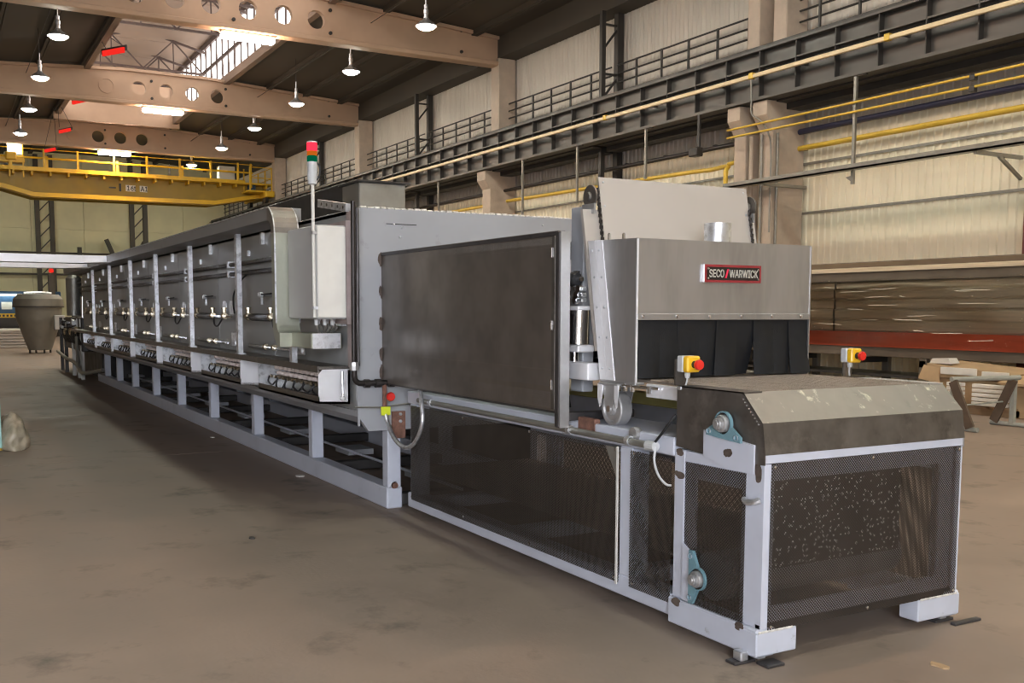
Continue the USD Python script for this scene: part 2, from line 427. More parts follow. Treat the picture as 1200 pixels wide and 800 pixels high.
for a, b in zip(BAYS, BAYS[1:] + [XF]):
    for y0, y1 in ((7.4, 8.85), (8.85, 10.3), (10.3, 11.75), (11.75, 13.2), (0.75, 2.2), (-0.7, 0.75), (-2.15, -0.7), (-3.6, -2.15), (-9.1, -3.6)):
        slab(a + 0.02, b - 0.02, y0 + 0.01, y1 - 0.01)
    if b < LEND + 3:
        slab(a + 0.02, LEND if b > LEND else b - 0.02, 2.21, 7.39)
Part().box((-48.8, 12.55, 9.05), (XF, 13.15, 9.75)).build('trim_6', 'roof_slab', kind='structure')     # eaves beam
Part().box((-60.6, 12.55, 9.05), (-48.8, 13.15, 9.75)).build('trim_6', 'roof_slab', kind='structure')

# lantern: upstands, frosted panes with mullions, lining, end wall
ln = struct('ceiling_lantern' if False else 'window_5', 'raised roof lantern with frosted vertical glazing')
ZG0, ZG1 = 10.2, 11.85
for y in (L0, L1):
    Part().box((LEND, y - 0.1, 9.9), (XF, y + 0.1, ZG0)).build('upstand', 'lantern_lining', ln)
    x = LEND + 0.2
    k = 0
    while x < 7:
        for za, zb in ((ZG0, 10.95), (11.03, ZG1)):
            Part().box((x + 0.04, y - 0.015, za), (x + 0.86, y + 0.015, zb)).build('pane', 'pane_glow', ln)
        Part().box((x - 0.055, y - 0.06, ZG0), (x + 0.055, y + 0.06, ZG1)).build('glazing_bar', 'mullion', ln)
        x += 0.9
    Part().box((LEND, y - 0.07, 10.92), (XF, y + 0.07, 11.06)).build('transom', 'mullion', ln)
    Part().box((LEND, y - 0.1, ZG1), (XF, y + 0.1, 12.1)).build('head', 'mullion', ln)
for k in range(20):
    x0 = LEND + k * 3.0
    if x0 > 5: break
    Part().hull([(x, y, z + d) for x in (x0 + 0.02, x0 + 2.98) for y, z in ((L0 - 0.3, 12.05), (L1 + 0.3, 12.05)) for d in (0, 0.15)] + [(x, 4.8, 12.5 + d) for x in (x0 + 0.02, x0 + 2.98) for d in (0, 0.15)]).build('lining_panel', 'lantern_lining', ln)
Part().box((LEND - 0.15, L0 - 0.2, 9.7), (LEND, L1 + 0.2, 12.4)).build('end_wall', 'beam_paint', ln)
Part().box((LEND + 0.01, L0, 10.55), (LEND + 0.06, L1, 10.68)).build('ledge', 'lantern_lining', ln)

# lantern trusses
for k, x in enumerate((-43.0, -40.0, -33.6, -29.8, -21.8, -18.0)):
    t = thing('lantern_truss', 'dark steel truss across the roof lantern, ' + ('just short of its end wall', 'just beyond the second roof beam', 'farther of two between the first two roof beams', 'nearer of two between the first two roof beams', 'seen through the holes of the nearest roof beam', 'above the nearest roof beam')[k], 'truss', (x, 4.8, 10.9), 'trusses across the roof lantern' if False else None)
    zb = 10.85
    Part().bar((x, L0 + 0.1, zb), (x, L1 - 0.1, zb), 0.08, 0.08).build('bottom_chord', 'mullion', t)
    for s in (-1, 1):
        Part().bar((x, 4.8 + s * 2.4, 11.7), (x, 4.8, 12.3), 0.08, 0.08).build('top_chord', 'mullion', t)
    ys = np.linspace(L0 + 0.15, L1 - 0.15, 5)
    top = lambda y: 12.3 - 0.25 * abs(y - 4.8)
    for i in range(4):
        a, b = ys[i], ys[i + 1]
        if i % 2: a, b = b, a
        Part().bar((x, a, zb), (x, b, top(b)), 0.05, 0.05, up=(1, 0, 0)).build('diagonal', 'mullion', t)
    for y in ys[1::2]:
        Part().bar((x, y, zb), (x, y, top(y)), 0.04, 0.04, up=(1, 0, 0)).build('strut', 'mullion', t)

# roof beams: deeper at mid span, round openings, flanges
BEAMNAME = {-25.2: 'nearest roof beam, a pale haunched girder with a row of round holes above the warm lamp',
            -37.0: 'second roof beam from the camera, pale haunched girder with four open holes and one blind ring',
            -48.8: 'farthest roof beam, pale haunched girder with three dark holes above the yellow crane',
            -13.4: 'pale roof beam over the nearest twin columns'}
BZ = 8.82


def beamtop(y):
    d = abs(y - 5.0)
    return 10.08 - 0.0 * d if d < 1.5 else 10.08 - 0.062 * (d - 1.5)


def roof_beam(x):
    t = thing('roof_beam', BEAMNAME[x], 'roof beam', (x, 5.0, BZ))
    ys = np.linspace(-3.2, 12.75, 40)
    poly = Polygon([(y, BZ + 0.1) for y in ys] + [(y, beamtop(y) - 0.06) for y in ys[::-1]])
    if x == -48.8: hy = (4.2, 5.18, 6.15)
    elif x == -37.0: hy = (4.05, 5.02, 5.97, 6.89)
    else: hy = (2.0, 2.98, 3.92, 4.9, 5.87, 6.8)
    poly = poly.difference(unary_union([Point(y, 9.42).buffer(0.25 if x != -48.8 else 0.27, 24) for y in hy]))
    wb_ = Part().prism(poly, 'yz', x - 0.09, x + 0.09).build('web', 'beam_paint', t)
    Part().box((x - 0.22, -3.2, BZ), (x + 0.22, 12.75, BZ + 0.13), 0.02).build('bottom_flange', 'beam_paint', t)
    p = Part()
    for a, b in zip(ys, ys[1:]):
        p.hull([(x + s * 0.2, y, beamtop(y) + d) for s in (-1, 1) for y in (a, b) for d in (-0.1, 0.0)])
    p.build('top_flange', 'beam_paint', t)
    for y in {-37.0: (1.96,), -48.8: (3.1, 7.2)}.get(x, (0.95,)):
        Part().lathe([(0.27, 0), (0.27, 0.03), (0.235, 0.03), (0.235, 0)], 'x', (x + 0.09, y + (0.98 if x == -37.0 else 0), 9.4), 28).build('blind_ring', 'beam_paint', wb_)
    for y in (4.5, 7.2, 11.3):
        for z in (9.1, 9.72):
            Part().lathe([(0.05, 0), (0.05, 0.05), (0.0, 0.06)], 'x', (x + 0.09, y, z), 8).build('anchor_bolt', 'dark_steel', wb_)
    return t


for x in (-48.8, -37.0, -25.2, -13.4):
    roof_beam(x)

# concrete columns of the right row: wide lower shaft with a corbel, slimmer upper shaft


def column(x0, w, label):
    t = thing('concrete_column', label, 'column', (x0 + w / 2, 12.65, 0))
    x1 = x0 + w
    Part().box((x0, 12.2, 0), (x1, 13.1, 5.2), 0.02).build('lower_shaft', 'concrete_column', t)
    Part().prism([(12.2, 5.1), (12.02, 5.36), (12.02, 5.64), (13.1, 5.64), (13.1, 5.1)], 'yz', x0 - 0.01, x1 + 0.01).build('corbel', 'concrete_column', t)
    Part().box((x0, 12.5, 5.6), (x1, 13.1, 9.05), 0.02).build('upper_shaft', 'concrete_column', t)
    return t


column(-13.97, 0.36, 'left one of the close pair of concrete columns at the wall behind the steel hood')
column(-13.2, 0.38, 'right one of the close pair of concrete columns at the wall, beside the white conduits')
column(-25.45, 0.5, 'concrete column carrying the nearest roof beam, third from the right')
column(-37.25, 0.5, 'concrete column carrying the second roof beam, behind the signal lamp')
column(-49.05, 0.5, 'farthest concrete column in view, at the right end of the yellow crane')
for x in (-25.2, -37.0, -48.8, -13.4):
    Part().box((x - 0.25, -3.4, 0), (x + 0.25, -2.95, 8.82), 0.02).build('trim_7', 'concrete_column', kind='structure')

# crane runway girder along the right wall
rg = thing('runway_girder', 'dark steel crane runway girder on the columns along the right wall', 'girder', (-30, 12.1, 5.37))
GX0, GX1 = -60.5, 2.0
Part().box((GX0, 12.09, 5.72), (GX1, 12.12, 6.63)).build('web', 'girder_steel', rg)
Part().box((GX0, 11.95, 5.66), (GX1, 12.27, 5.72)).build('bottom_flange', 'girder_steel', rg)
SPANS, s0 = [], GX0
for c0, c1 in sorted([(-49.05, -48.55), (-37.25, -36.75), (-25.45, -24.95), (-13.97, -12.82), (-42.9, -42.7), (-31.1, -30.9), (-19.45, -19.25)]):
    SPANS.append((s0, c0 - 0.02)); s0 = c1 + 0.02
SPANS.append((s0, GX1))
for s0, s1 in SPANS:
    Part().box((s0, 12.55, 5.5), (s1, 12.95, 5.66)).build('lower_box', 'dark_steel', rg)
    Part().box((s0, 12.27, 5.62), (s1, 12.55, 5.66)).build('soffit_plate', 'dark_steel', rg)
    Part().box((s0, 12.405, 6.63), (s1, 13.0, 6.67)).build('walkway_plate', 'girder_steel', rg)
    Part().box((s0, 12.97, 5.67), (s1, 13.0, 6.625)).build('back_plate', 'girder_steel', rg)
Part().box((GX0, 11.95, 6.63), (GX1, 12.4, 6.67)).build('top_flange', 'girder_steel', rg)
Part().box((GX0, 12.05, 6.67), (GX1, 12.12, 6.76), 0.01).build('crane_rail', 'dark_steel', rg)
Part().box((GX0, 11.97, 6.3), (GX1, 12.09, 6.33)).build('longitudinal_stiffener', 'girder_steel', rg)
x = -60.0
while x < 1.5:
    Part().box((x - 0.012, 11.965, 5.72), (x + 0.012, 12.09, 6.63)).build('stiffener', 'dark_steel', rg)
    x += 1.0

rl = thing('walkway_railing', 'thin dark three-bar handrail on top of the runway girder', 'railing', (-30, 12.9, 6.67))
for z in (7.26, 7.48, 7.70):
    for s0, s1 in SPANS:
        Part().tube([(s0, 12.85, z), (s1, 12.85, z)], 0.022, 6).build('rail', 'dark_steel', rl)
x = -60.2
while x < 1.5:
    if any(s0 < x - 0.05 and x + 0.05 < s1 for s0, s1 in SPANS):
        Part().box((x - 0.025, 12.83, 6.67), (x + 0.025, 12.87, 7.72)).build('post', 'dark_steel', rl)
    x += 1.02

bb = thing('crane_busbar', 'cream conductor rail running along the face of the runway girder', 'conductor rail', (-30, 11.85, 6.13))
Part().box((-60, 11.83, 6.09), (1.5, 11.90, 6.17), 0.01).build('rail_cover', 'busbar_cream', bb)
for k in range(26):
    x = -59 + k * 2.36
    Part().box((x - 0.03, 11.88, 6.11), (x + 0.03, 12.09, 6.15)).build('bracket', 'dark_steel', bb)
for x in (-13.1, -9.7, -18.3):
    Part().box((x - 0.06, 11.815, 6.08), (x + 0.06, 11.91, 6.2), 0.01).build('joint_clamp', 'pipe_yellow', bb)

# lattice posts between the columns
for x, lab in ((-19.35, 'dark lattice post between the pale column and the twin columns'), (-31.0, 'dark lattice post just right of the second column from the crane'), (-42.8, 'dark lattice post farthest down the right wall')):
    t = thing('lattice_post', lab, 'post', (x, 12.75, 0))
    m = 'dark_steel'
    for z0, z1 in ((0, 5.49), (6.68, 9.04)):
        Part().box((x - 0.06, 12.42, z0), (x + 0.06, 12.54, z1)).build('chord', m, t)
    Part().box((x - 0.09, 12.9, 0), (x + 0.09, 13.08, 9.04)).build('chord', m, t)
    z = 0.3
    while z < 8.3:
        if 4.3 < z < 6.7:
            z += 0.2; continue
        Part().bar((x, 12.5, z), (x, 12.95, z + 0.55), 0.05, 0.05, up=(1, 0, 0)).build('diagonal', m, t)
        Part().bar((x, 12.5, z + 0.62), (x, 12.95, z + 0.62), 0.05, 0.05, up=(1, 0, 0)).build('batten', m, t)
        z += 1.24

mp = thing('door_post', 'maroon steel door post at the right edge of the picture, below the cable tray', 'post', (-7.35, 12.9, 0))
Part().box((-7.62, 12.8, 0), (-7.2, 13.0, 3.9), 0.01).build('post', 'maroon_post', mp)

# pipes and cables along the wall


def run(name, label, cat, pts, r, mat, clips=()):
    t = thing(name, label, cat, pts[0])
    Part().tube(pts, r, 10).build('pipe_run', mat, t, smooth=40)
    for c in clips:
        c = np.array(c, float)
        Part().box(c - 0.05, c + (0.05, 0.05, 0.05), 0.01).build('pipe_clip', 'dark_steel', t)
    return t


run('gas_pipe', 'upper of the two thin yellow pipes crossing in front of the twin columns', 'pipe', [(-13.9, 11.95, 5.18), (-7, 11.95, 5.18), (0, 11.95, 5.18)], 0.022, 'pipe_yellow', [(-8.05, 11.97, 5.15)])
run('gas_pipe', 'lower of the two thin yellow pipes crossing in front of the twin columns', 'pipe', [(-13.9, 11.95, 5.02), (-7, 11.95, 5.0), (0, 11.95, 4.98)], 0.022, 'pipe_yellow', [(-8.05, 11.97, 4.97)])
run('gas_pipe', 'thick yellow pipe on the cream wall right of the twin columns', 'pipe', [(-12.85, 12.95, 4.74), (-6, 12.95, 4.74), (0, 12.95, 4.74)], 0.055, 'pipe_yellow', [(-12.7, 13.0, 4.74)])
run('water_pipe', 'dark blue pipe on the wall right of the twin columns', 'pipe', [(-12.85, 12.95, 5.08), (-6, 12.95, 5.08), (0, 12.95, 5.08)], 0.06, 'pipe_blue')
run('water_pipe', 'dark pipe along the wall left of the twin columns', 'pipe', [(-13.97, 12.72, 5.05), (-30, 12.72, 5.08), (-48, 12.72, 5.08)], 0.05, 'black_iron', [(x, 12.75, 5.08) for x in (-15.2, -17.0, -18.6, -20.2, -22.7, -25.8, -28.4)])
run('gas_pipe', 'yellow pipe dropping behind the white gate sheet, left of the twin columns', 'pipe',
    smoothline([(-24.8, 12.72, 4.74), (-16.5, 12.72, 4.62), (-15.4, 12.7, 4.58), (-14.5, 12.5, 4.55), (-14.32, 12.3, 4.42), (-14.3, 12.28, 4.1), (-14.3, 12.28, 3.2)], 5), 0.05, 'pipe_yellow')
run('gas_pipe', 'short yellow branch pipe beside the twin columns', 'pipe', [(-14.35, 12.4, 4.57), (-13.98, 12.4, 4.6)], 0.045, 'pipe_yellow')
run('gas_pipe', 'yellow pipe on the wall left of the third column', 'pipe', [(-25.5, 12.72, 4.72), (-36, 12.72, 4.72), (-48, 12.72, 4.72)], 0.05, 'pipe_yellow')
for k, (x, y) in enumerate(((-13.38, 12.16), (-13.08, 12.16), (-12.77, 12.3))):
    run('conduit', ('leftmost', 'middle', 'rightmost')[k] + ' of the upright conduits on the twin columns', 'conduit', [(x, y, 0.3), (x, y, 3.2), (x, y, 5.0)], (0.045, 0.03, 0.03)[k], ('concrete_column', 'galvanised_dull', 'galvanised_dull')[k])
run('hanging_cable', 'grey cable curling from the conductor rail down to the twin columns', 'cable', smoothline([(-13.12, 11.86, 6.1), (-13.14, 11.9, 5.7), (-13.15, 11.93, 5.4), (-12.95, 11.97, 5.25), (-12.8, 12.05, 5.0), (-12.8, 12.15, 4.6), (-12.82, 12.17, 3.0)]), 0.018, 'galvanised_dull')

ct = thing('wall_cable_tray', 'grey cable tray on brackets in front of the twin columns, running right', 'cable tray', (-10, 12.0, 4.0))
Part().box((-13.9, 11.86, 3.97), (1.0, 12.04, 4.0)).build('tray_floor', 'galvanised_dull', ct)
for y in (11.86, 12.03):
    Part().box((-13.9, y, 3.97), (1.0, y + 0.012, 4.07)).build('tray_side', 'galvanised_dull', ct)
for x in (-12.75, -7.9):
    Part().bar((x, 11.9, 3.95), (x, 13.1, 3.95), 0.06, 0.06).build('bracket', 'galvanised_dull', ct)
    if x == -7.9: Part().bar((x, 12.5, 3.93), (x, 13.1, 3.6), 0.05, 0.05).build('bracket_brace', 'galvanised_dull', ct)
for x, z0, z1, lab in ((-10.5, 3.72, 5.68, 'slotted hanger rod with a foot in front of the right wall, meeting the grey tray'), (-16.8, 4.5, 5.68, 'slotted hanger rod left of the yellow drop pipe'), (-19.75, 4.2, 5.68, 'slotted hanger rod beside the dark lattice post'), (-22.6, 4.1, 5.68, 'slotted hanger rod right of the third column'), (-28.2, 4.2, 5.68, 'slotted hanger rod left of the third column')):
    t = thing('hanger_rod', lab, 'hanger', (x, 12.0, z0))
    Part().box((x - 0.03, 11.97, z0), (x + 0.03, 12.02, z1)).build('channel', 'galvanised_dull', t)
    Part().box((x - 0.03, 11.97, z1 - 0.04), (x + 0.25, 12.02, z1)).build('top_bracket', 'dark_steel', t)
    if x == -10.5: Part().hull([(x - 0.18, 12.0, 3.86), (x, 12.0, 3.88), (x, 12.0, 3.74), (x - 0.02, 12.03, 3.74), (x - 0.18, 12.03, 3.86)]).build('foot_bracket', 'galvanised_dull', t)
fb = thing('floodlight', 'small dark floodlight box under the runway girder left of the twin columns', 'floodlight', (-14.85, 11.9, 4.83))
Part().box((-15.0, 11.8, 4.76), (-14.72, 12.0, 4.95), 0.02).build('housing', 'dark_steel', fb)
Part().box((-14.9, 11.96, 4.94), (-14.82, 12.0, 5.67)).build('stem', 'dark_steel', fb)

# lamps ------------------------------------------------------------------


def pendant(x, y, label, z=8.5, first=None, grp=None):
    if first: return dup(first, (x, y, z), label, 'pendant lamp', grp)
    t = thing('pendant_lamp', label, 'pendant lamp', (x, y, z))
    sh_ = Part().lathe([(0.262, 0.0), (0.252, 0.03), (0.18, 0.1), (0.1, 0.15), (0.065, 0.2), (0.0, 0.2)], 'z', (x, y, z), 24).build('shade', 'galvanised', t, smooth=40)
    Part().lathe([(0.06, 0.2), (0.055, 0.30), (0.065, 0.31), (0.065, 0.4), (0.05, 0.42), (0.055, 0.52), (0.02, 0.54), (0.02, 0.75), (0, 0.75)], 'z', (x, y, z), 14).build('ballast_tube', 'galvanised', t)
    Part().lathe([(0.0, -0.1), (0.12, -0.085), (0.2, -0.05), (0.245, 0.0), (0.25, 0.02), (0.0, 0.02)], 'z', (x, y, z), 24).build('lit_lens', 'pendant_glow', sh_)
    Part().tube([(x, y, z + 0.75), (x, y, 10.03)], 0.008, 5).build('suspension_wire', 'dark_steel', t)
    return t


RIGHT = [(-21.1, 8.3), (-26.7, 8.4), (-32.2, 8.46), (-37.7, 8.5), (-43.4, 8.6), (-49.5, 8.6), (-55.2, 8.65)]
LEFT = [(-26.8, 0.34), (-32.3, 0.36), (-38.0, 0.46), (-43.7, 0.55)]
lampn = ['pendant lamp hanging in front of the nearest roof beam', 'pendant lamp right of the warm lamp, just below the nearest roof beam', 'pendant lamp in front of the right end of the second roof beam', 'pendant lamp just below the second roof beam on the right', 'pendant lamp in front of the farthest roof beam on the right', 'lit pendant lamp above the crane walkway, beside the grey box', 'lit pendant lamp lowest on the right, seen through the crane railing']
p0 = None
for (x, y), lab in zip(RIGHT, lampn):
    q = pendant(x, y, lab, first=p0); p0 = p0 or q
for (x, y), lab in zip(LEFT, ('pendant lamp largest and topmost of the left row', 'second pendant lamp down the left row, in front of the second roof beam', 'third pendant lamp down the left row', 'lowest pendant lamp of the left row, above the lit panel on the crane')):
    pendant(x, y, lab, first=p0)
pendant(-55.2, 0.65, 'added pendant lamp hidden behind the bright panel on the crane, brightening the far gable', first=p0)  # lamp added out of sight to brighten the far gable
for x in (-15.5, -9.9, -4.3, 1.3, 6.9):
    pendant(x, 8.3, 'one of the pendant lamps of the right row nearer than the picture shows', first=p0, grp='near right lamps')
for x in (-21.1, -4.3, 1.3, 6.9):
    pendant(x, 0.3, 'one of the pendant lamps of the left row nearer than the picture shows', first=p0, grp='near left lamps')
for y in (0.33, 8.42):
    w = Part().tube([(XB, y, 9.55), (XF, y, 9.55)], 0.01, 5).build('lamp_cable', 'dark_steel')
    tag(w, 'thin support cable above the %s row of pendant lamps' % ('left' if y < 4 else 'right'), 'cable')

s0 = None
for x, lab in ((-25.2, 'long warm lamp under the nearest roof beam'), (-37.0, 'long warm lamp under the second roof beam'), (-48.8, 'long warm lamp under the farthest roof beam, above the crane'), (-13.4, 'long warm lamp under the beam over the twin columns'), (-1.6, 'long warm lamp over the conveyor')):
    if s0:
        dup(s0, (x, 4.9, 8.66), lab, 'lamp'); continue
    s0 = thing('warm_lamp', lab, 'lamp', (x, 4.9, 8.66))
    Part().box((x - 0.1, 4.15, 8.74), (x + 0.1, 5.65, 8.82), 0.02).build('housing', 'galvanised_dull', s0)
    Part().box((x - 0.14, 4.17, 8.6), (x + 0.14, 5.63, 8.75), 0.05).build('lit_diffuser', 'strip_glow', s0)

for k, (x, y, z, lab) in enumerate(((-32.3, 2.55, 9.5, 'glowing red heater hanging at the lantern edge, the largest one'), (-38.3, 2.2, 8.98, 'small glowing red heater peeping out below the second roof beam'), (-45.0, 2.4, 8.93, 'glowing red heater in front of the farthest roof beam'), (-47.2, 2.0, 8.38, 'lowest glowing red heater, just above the crane railing'))):
    t = thing('infrared_heater', lab, 'heater', (x, y, z))
    d = 0.3 if k == 0 else 0.2
    zz = 1.0 if k == 0 else 0.7
    Part().hull([(x + a * 0.5, y + a * d + b * 0.02, z + c) for a in (-1, 1) for b in (-1, 1) for c in (0.02, 0.2 * zz)]).build('reflector', 'dark_steel', t)
    Part().hull([(x + 0.03 + a * 0.42, y - 0.03 + a * d * 0.84 + b * 0.03, z + c) for a in (-1, 1) for b in (-1, 1) for c in (-0.04, 0.13 * zz)]).build('glowing_element', 'heater_glow', t)
    for a in (-0.3, 0.3):
        Part().tube([(x + a, y + a * 0.7, z + 0.2), (x + a, 2.16, 10.05)], 0.012, 5).build('hanger', 'dark_steel', t)

# yellow bridge crane -----------------------------------------------------
CX = -50.05
cr = thing('bridge_crane', 'yellow overhead travelling crane with handrails across the far end of the hall', 'crane', (CX, 5.5, 6.5))
web = [(-1.6, 7.15), (0.2, 6.95), (1.45, 6.62), (9.75, 6.68), (12.45, 7.22), (12.45, 7.72), (-1.6, 7.72)]
Part().prism(web, 'yz', CX - 0.02, CX + 0.02).build('girder_web', 'crane_web', cr)
for a, b in zip(web[:5], web[1:5]):
    Part().hull([(CX + s * 0.35 + 0.0, y, z + d) for s in (-1, 1) for y, z in (a, b) for d in (-0.03, 0.17)]).build('bottom_flange', 'crane_yellow', cr)
Part().prism(web, 'yz', CX - 1.72, CX - 1.68).build('girder_web', 'crane_web', cr)
Part().box((CX - 1.9, -1.6, 7.72), (CX + 0.75, 12.6, 7.8)).build('walkway', 'crane_yellow', cr)
Part().box((CX + 0.7, -1.6, 7.72), (CX + 0.76, 11.2, 7.9)).build('toe_board', 'crane_yellow', cr)
for k in range(16):
    y = 0.6 + 0.78 * k
    Part().box((CX + 0.05, y - 0.04, 7.55), (CX + 0.7, y + 0.04, 7.72)).build('walkway_bracket', 'crane_yellow', cr)
for z, r in ((8.72, 0.022), (8.32, 0.05)):
    Part().tube([(CX + 0.7, -1.6, z), (CX + 0.7, 11.6, z - 0.03)], r, 6).build('handrail', 'crane_yellow', cr)
for y in (0.52, 1.9, 3.35, 4.95, 6.45, 8.0, 9.5, 10.85, 11.5):
    Part().box((CX + 0.66, y - 0.045, 7.8), (CX + 0.74, y + 0.045, 8.75)).build('handrail_post', 'crane_yellow', cr)
for y in (2.02, 5.1, 8.12):
    Part().box((CX + 0.6, y - 0.06, 7.8), (CX + 0.68, y + 0.06, 8.42)).build('handrail_post', 'crane_yellow', cr)
Part().box((CX - 2.6, 12.0, 7.05), (CX + 1.6, 12.45, 7.35), 0.03).build('end_carriage', 'crane_yellow', cr)
Part().box((CX - 2.6, 11.2, 7.3), (CX + 1.3, 12.45, 7.38)).build('end_platform', 'crane_yellow', cr)
for x in (CX - 1.2, CX + 0.1, CX + 1.25):
    for y in (11.3, 12.4):
        Part().box((x - 0.03, y - 0.03, 7.38), (x + 0.03, y + 0.03, 8.55)).build('handrail_post', 'crane_yellow', cr)
for z in (8.0, 8.52):
    Part().tube([(CX + 1.25, 11.3, z), (CX + 1.25, 12.4, z), (CX - 2.5, 12.4, z)], 0.025, 6).build('handrail', 'crane_yellow', cr)
for x in (CX + 1.0, CX - 2.0):
    Part().lathe([(0, -0.07), (0.3, -0.07), (0.3, 0.07), (0, 0.07)], 'y', (x, 12.15, 7.06), 18).build('wheel', 'dark_steel', cr)
Part().box((CX + 0.02, 9.95, 7.8), (CX + 0.5, 10.75, 8.58), 0.02).build('control_box', 'cabinet_grey', cr, label='grey electrical box on the crane walkway')
Part().box((CX + 0.1, 11.45, 7.4), (CX + 0.5, 11.8, 7.75), 0.04).build('drive_motor', 'press_blue', cr)
Part().box((CX + 0.05, -1.6, 8.05), (CX + 0.7, 1.1, 8.35), 0.02).build('trolley_beam', 'crane_yellow', cr)
Part().box((CX + 0.3, 0.3, 8.15), (CX + 0.9, 0.75, 8.5), 0.04).build('trolley_motor', 'crane_yellow', cr)
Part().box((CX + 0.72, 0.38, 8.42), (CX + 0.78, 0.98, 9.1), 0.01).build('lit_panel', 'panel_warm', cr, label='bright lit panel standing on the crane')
for y in (0.45, 1.02):
    Part().box((CX + 0.66, y - 0.03, 7.4), (CX + 0.72, y + 0.03, 9.2)).build('panel_post', 'crane_yellow', cr)


def letters(text, h, plane, at, mat, name, parent, sx=1.0, bold=False, d=0.004, label=None):
    """Lettering on a face looking towards +x ('yz')."""
    m = meshkit.text_mesh(text, h, d, bold); v = np.array(m.vertices)
    v = np.c_[v[:, 2], v[:, 0] * sx, v[:, 1]] + np.array(at)
    p = Part(); p.m.append(trimesh.Trimesh(v, m.faces, process=False))
    return p.build(name, mat, parent, label=label)


for y0, y1, txt, yo in ((5.55, 6.0, '16t', 5.58), (6.2, 6.55, 'A1', 6.23)):
    np_ = Part().box((CX + 0.02, y0, 7.1), (CX + 0.03, y1, 7.4)).build('number_plate', 'paper', cr)
    letters(txt, 0.23, 'yz', (CX + 0.03, yo, 7.14), 'sign_black', 'lettering', np_, 0.85, True)
Part().box((CX + 0.02, 4.78, 7.2), (CX + 0.03, 5.1, 7.27)).build('direction_mark', 'sign_black', cr)
Part().box((CX + 0.02, 5.24, 7.08), (CX + 0.03, 5.34, 7.45)).build('direction_mark', 'sign_black', cr)
# its runway on the left, out of the picture
Part().box((-60.5, -1.75, 6.3), (-38, -1.35, 7.05)).build('trim_8', 'girder_steel', kind='structure')
# ================================================================== THE BRAZING FURNACE
def scorch(plane, u, z, ru, rz, face, th, parent):
    """An irregular burnt blotch left by welding, a thin scale on the face."""
    q = np.linspace(0, 2 * np.pi, 18, endpoint=False)
    k = rng.uniform(0.4, 1.3, 18)
    k = (np.roll(k, 1) + 2 * k + np.roll(k, -1) + np.roll(k, 2)) / 5
    P = Polygon(np.c_[u + ru * k * np.cos(q), z + rz * k * np.sin(q)]).buffer(0)
    Part().prism(P, plane, min(face, face + th), max(face, face + th)).build('weld_scorch', 'scorch', parent)


FX0, FX1 = -18.5, -3.66                        # furnace body along x; y -0.27 .. 1.47
fu = thing('tunnel_furnace', 'long grey steel tunnel furnace on a welded leg frame with pale end plate', 'furnace', (-11, 0.6, 0))
FY0, FY1 = -0.27, 1.47
bay = [-3.72, -5.63, -7.56, -9.49, -11.42, -13.35, -15.28, -17.2, -18.5]
Part().box((FX0, FY0 + 0.02, 0.7), (FX1 - 0.06, FY1 - 0.02, 2.05)).build('shell', 'furnace_paint', fu)
for a, b in zip(bay, bay[1:]):
    Part().box((b + 0.006, FY0, 0.98), (a - 0.006, FY0 + 0.02, 2.08), 0.004).build('side_panel', 'furnace_paint', fu)
    Part().box((b + 0.006, FY1 - 0.02, 0.98), (a - 0.006, FY1, 2.08), 0.004).build('side_panel', 'furnace_paint', fu)
    Part().box((b + 0.006, FY0, 2.05), (a - 0.006, FY1, 2.085), 0.004).build('roof_panel', 'furnace_paint', fu)
# end plate towards the conveyor, with weld bead, scorched welds, small fittings
plate = Polygon([(FY0, 0.66), (-0.2, 0.56), (1.4, 0.56), (FY1, 0.66), (FY1, 2.087), (FY0, 2.087)]).difference(sbox(0.2, 0.9, 1.0, 1.4))
ep_ = Part().prism(plate, 'yz', FX1 - 0.05, FX1).build('end_plate', 'plate_paint', fu, label='pale blue grey end plate with a chamfered foot')
p = Part()
for k in range(34):
    y = FY0 + 0.03 + k * 0.05
    p.box((FX1 - 0.05, y, 2.085), (FX1 - 0.004, y + 0.036 + 0.012 * rng.random(), 2.096 + 0.006 * rng.random()), 0.004)
p.build('weld_bead', 'weld', ep_, kind='stuff')
Part().box((FX1, FY0 - 0.012, 0.6), (FX1 + 0.012, FY0 + 0.003, 2.087)).build('edge_strip', 'plate_paint', fu)
for z in (1.74, 1.52, 1.3, 1.1, 0.97):
    scorch('yz', -0.1, z, 0.018, 0.055, FX1, 0.002, ep_)
Part().box((FX1, -0.055, 1.985), (FX1 + 0.004, 0.17, 1.99)).build('scribed_slot', 'dark_steel', ep_)
for y, z in ((0.0, 1.985), (0.06, 1.965), (0.045, 1.9), (1.2, 2.03)):
    Part().lathe([(0.008, 0), (0.008, 0.006), (0, 0.012)], 'x', (FX1, y, z), 8).build('screw', 'galvanised', ep_)
Part().box((FX1 - 0.14, FY0 - 0.025, 1.0), (FX1 - 0.055, FY0 + 0.02, 2.07), 0.005).build('corner_post', 'primer', fu)
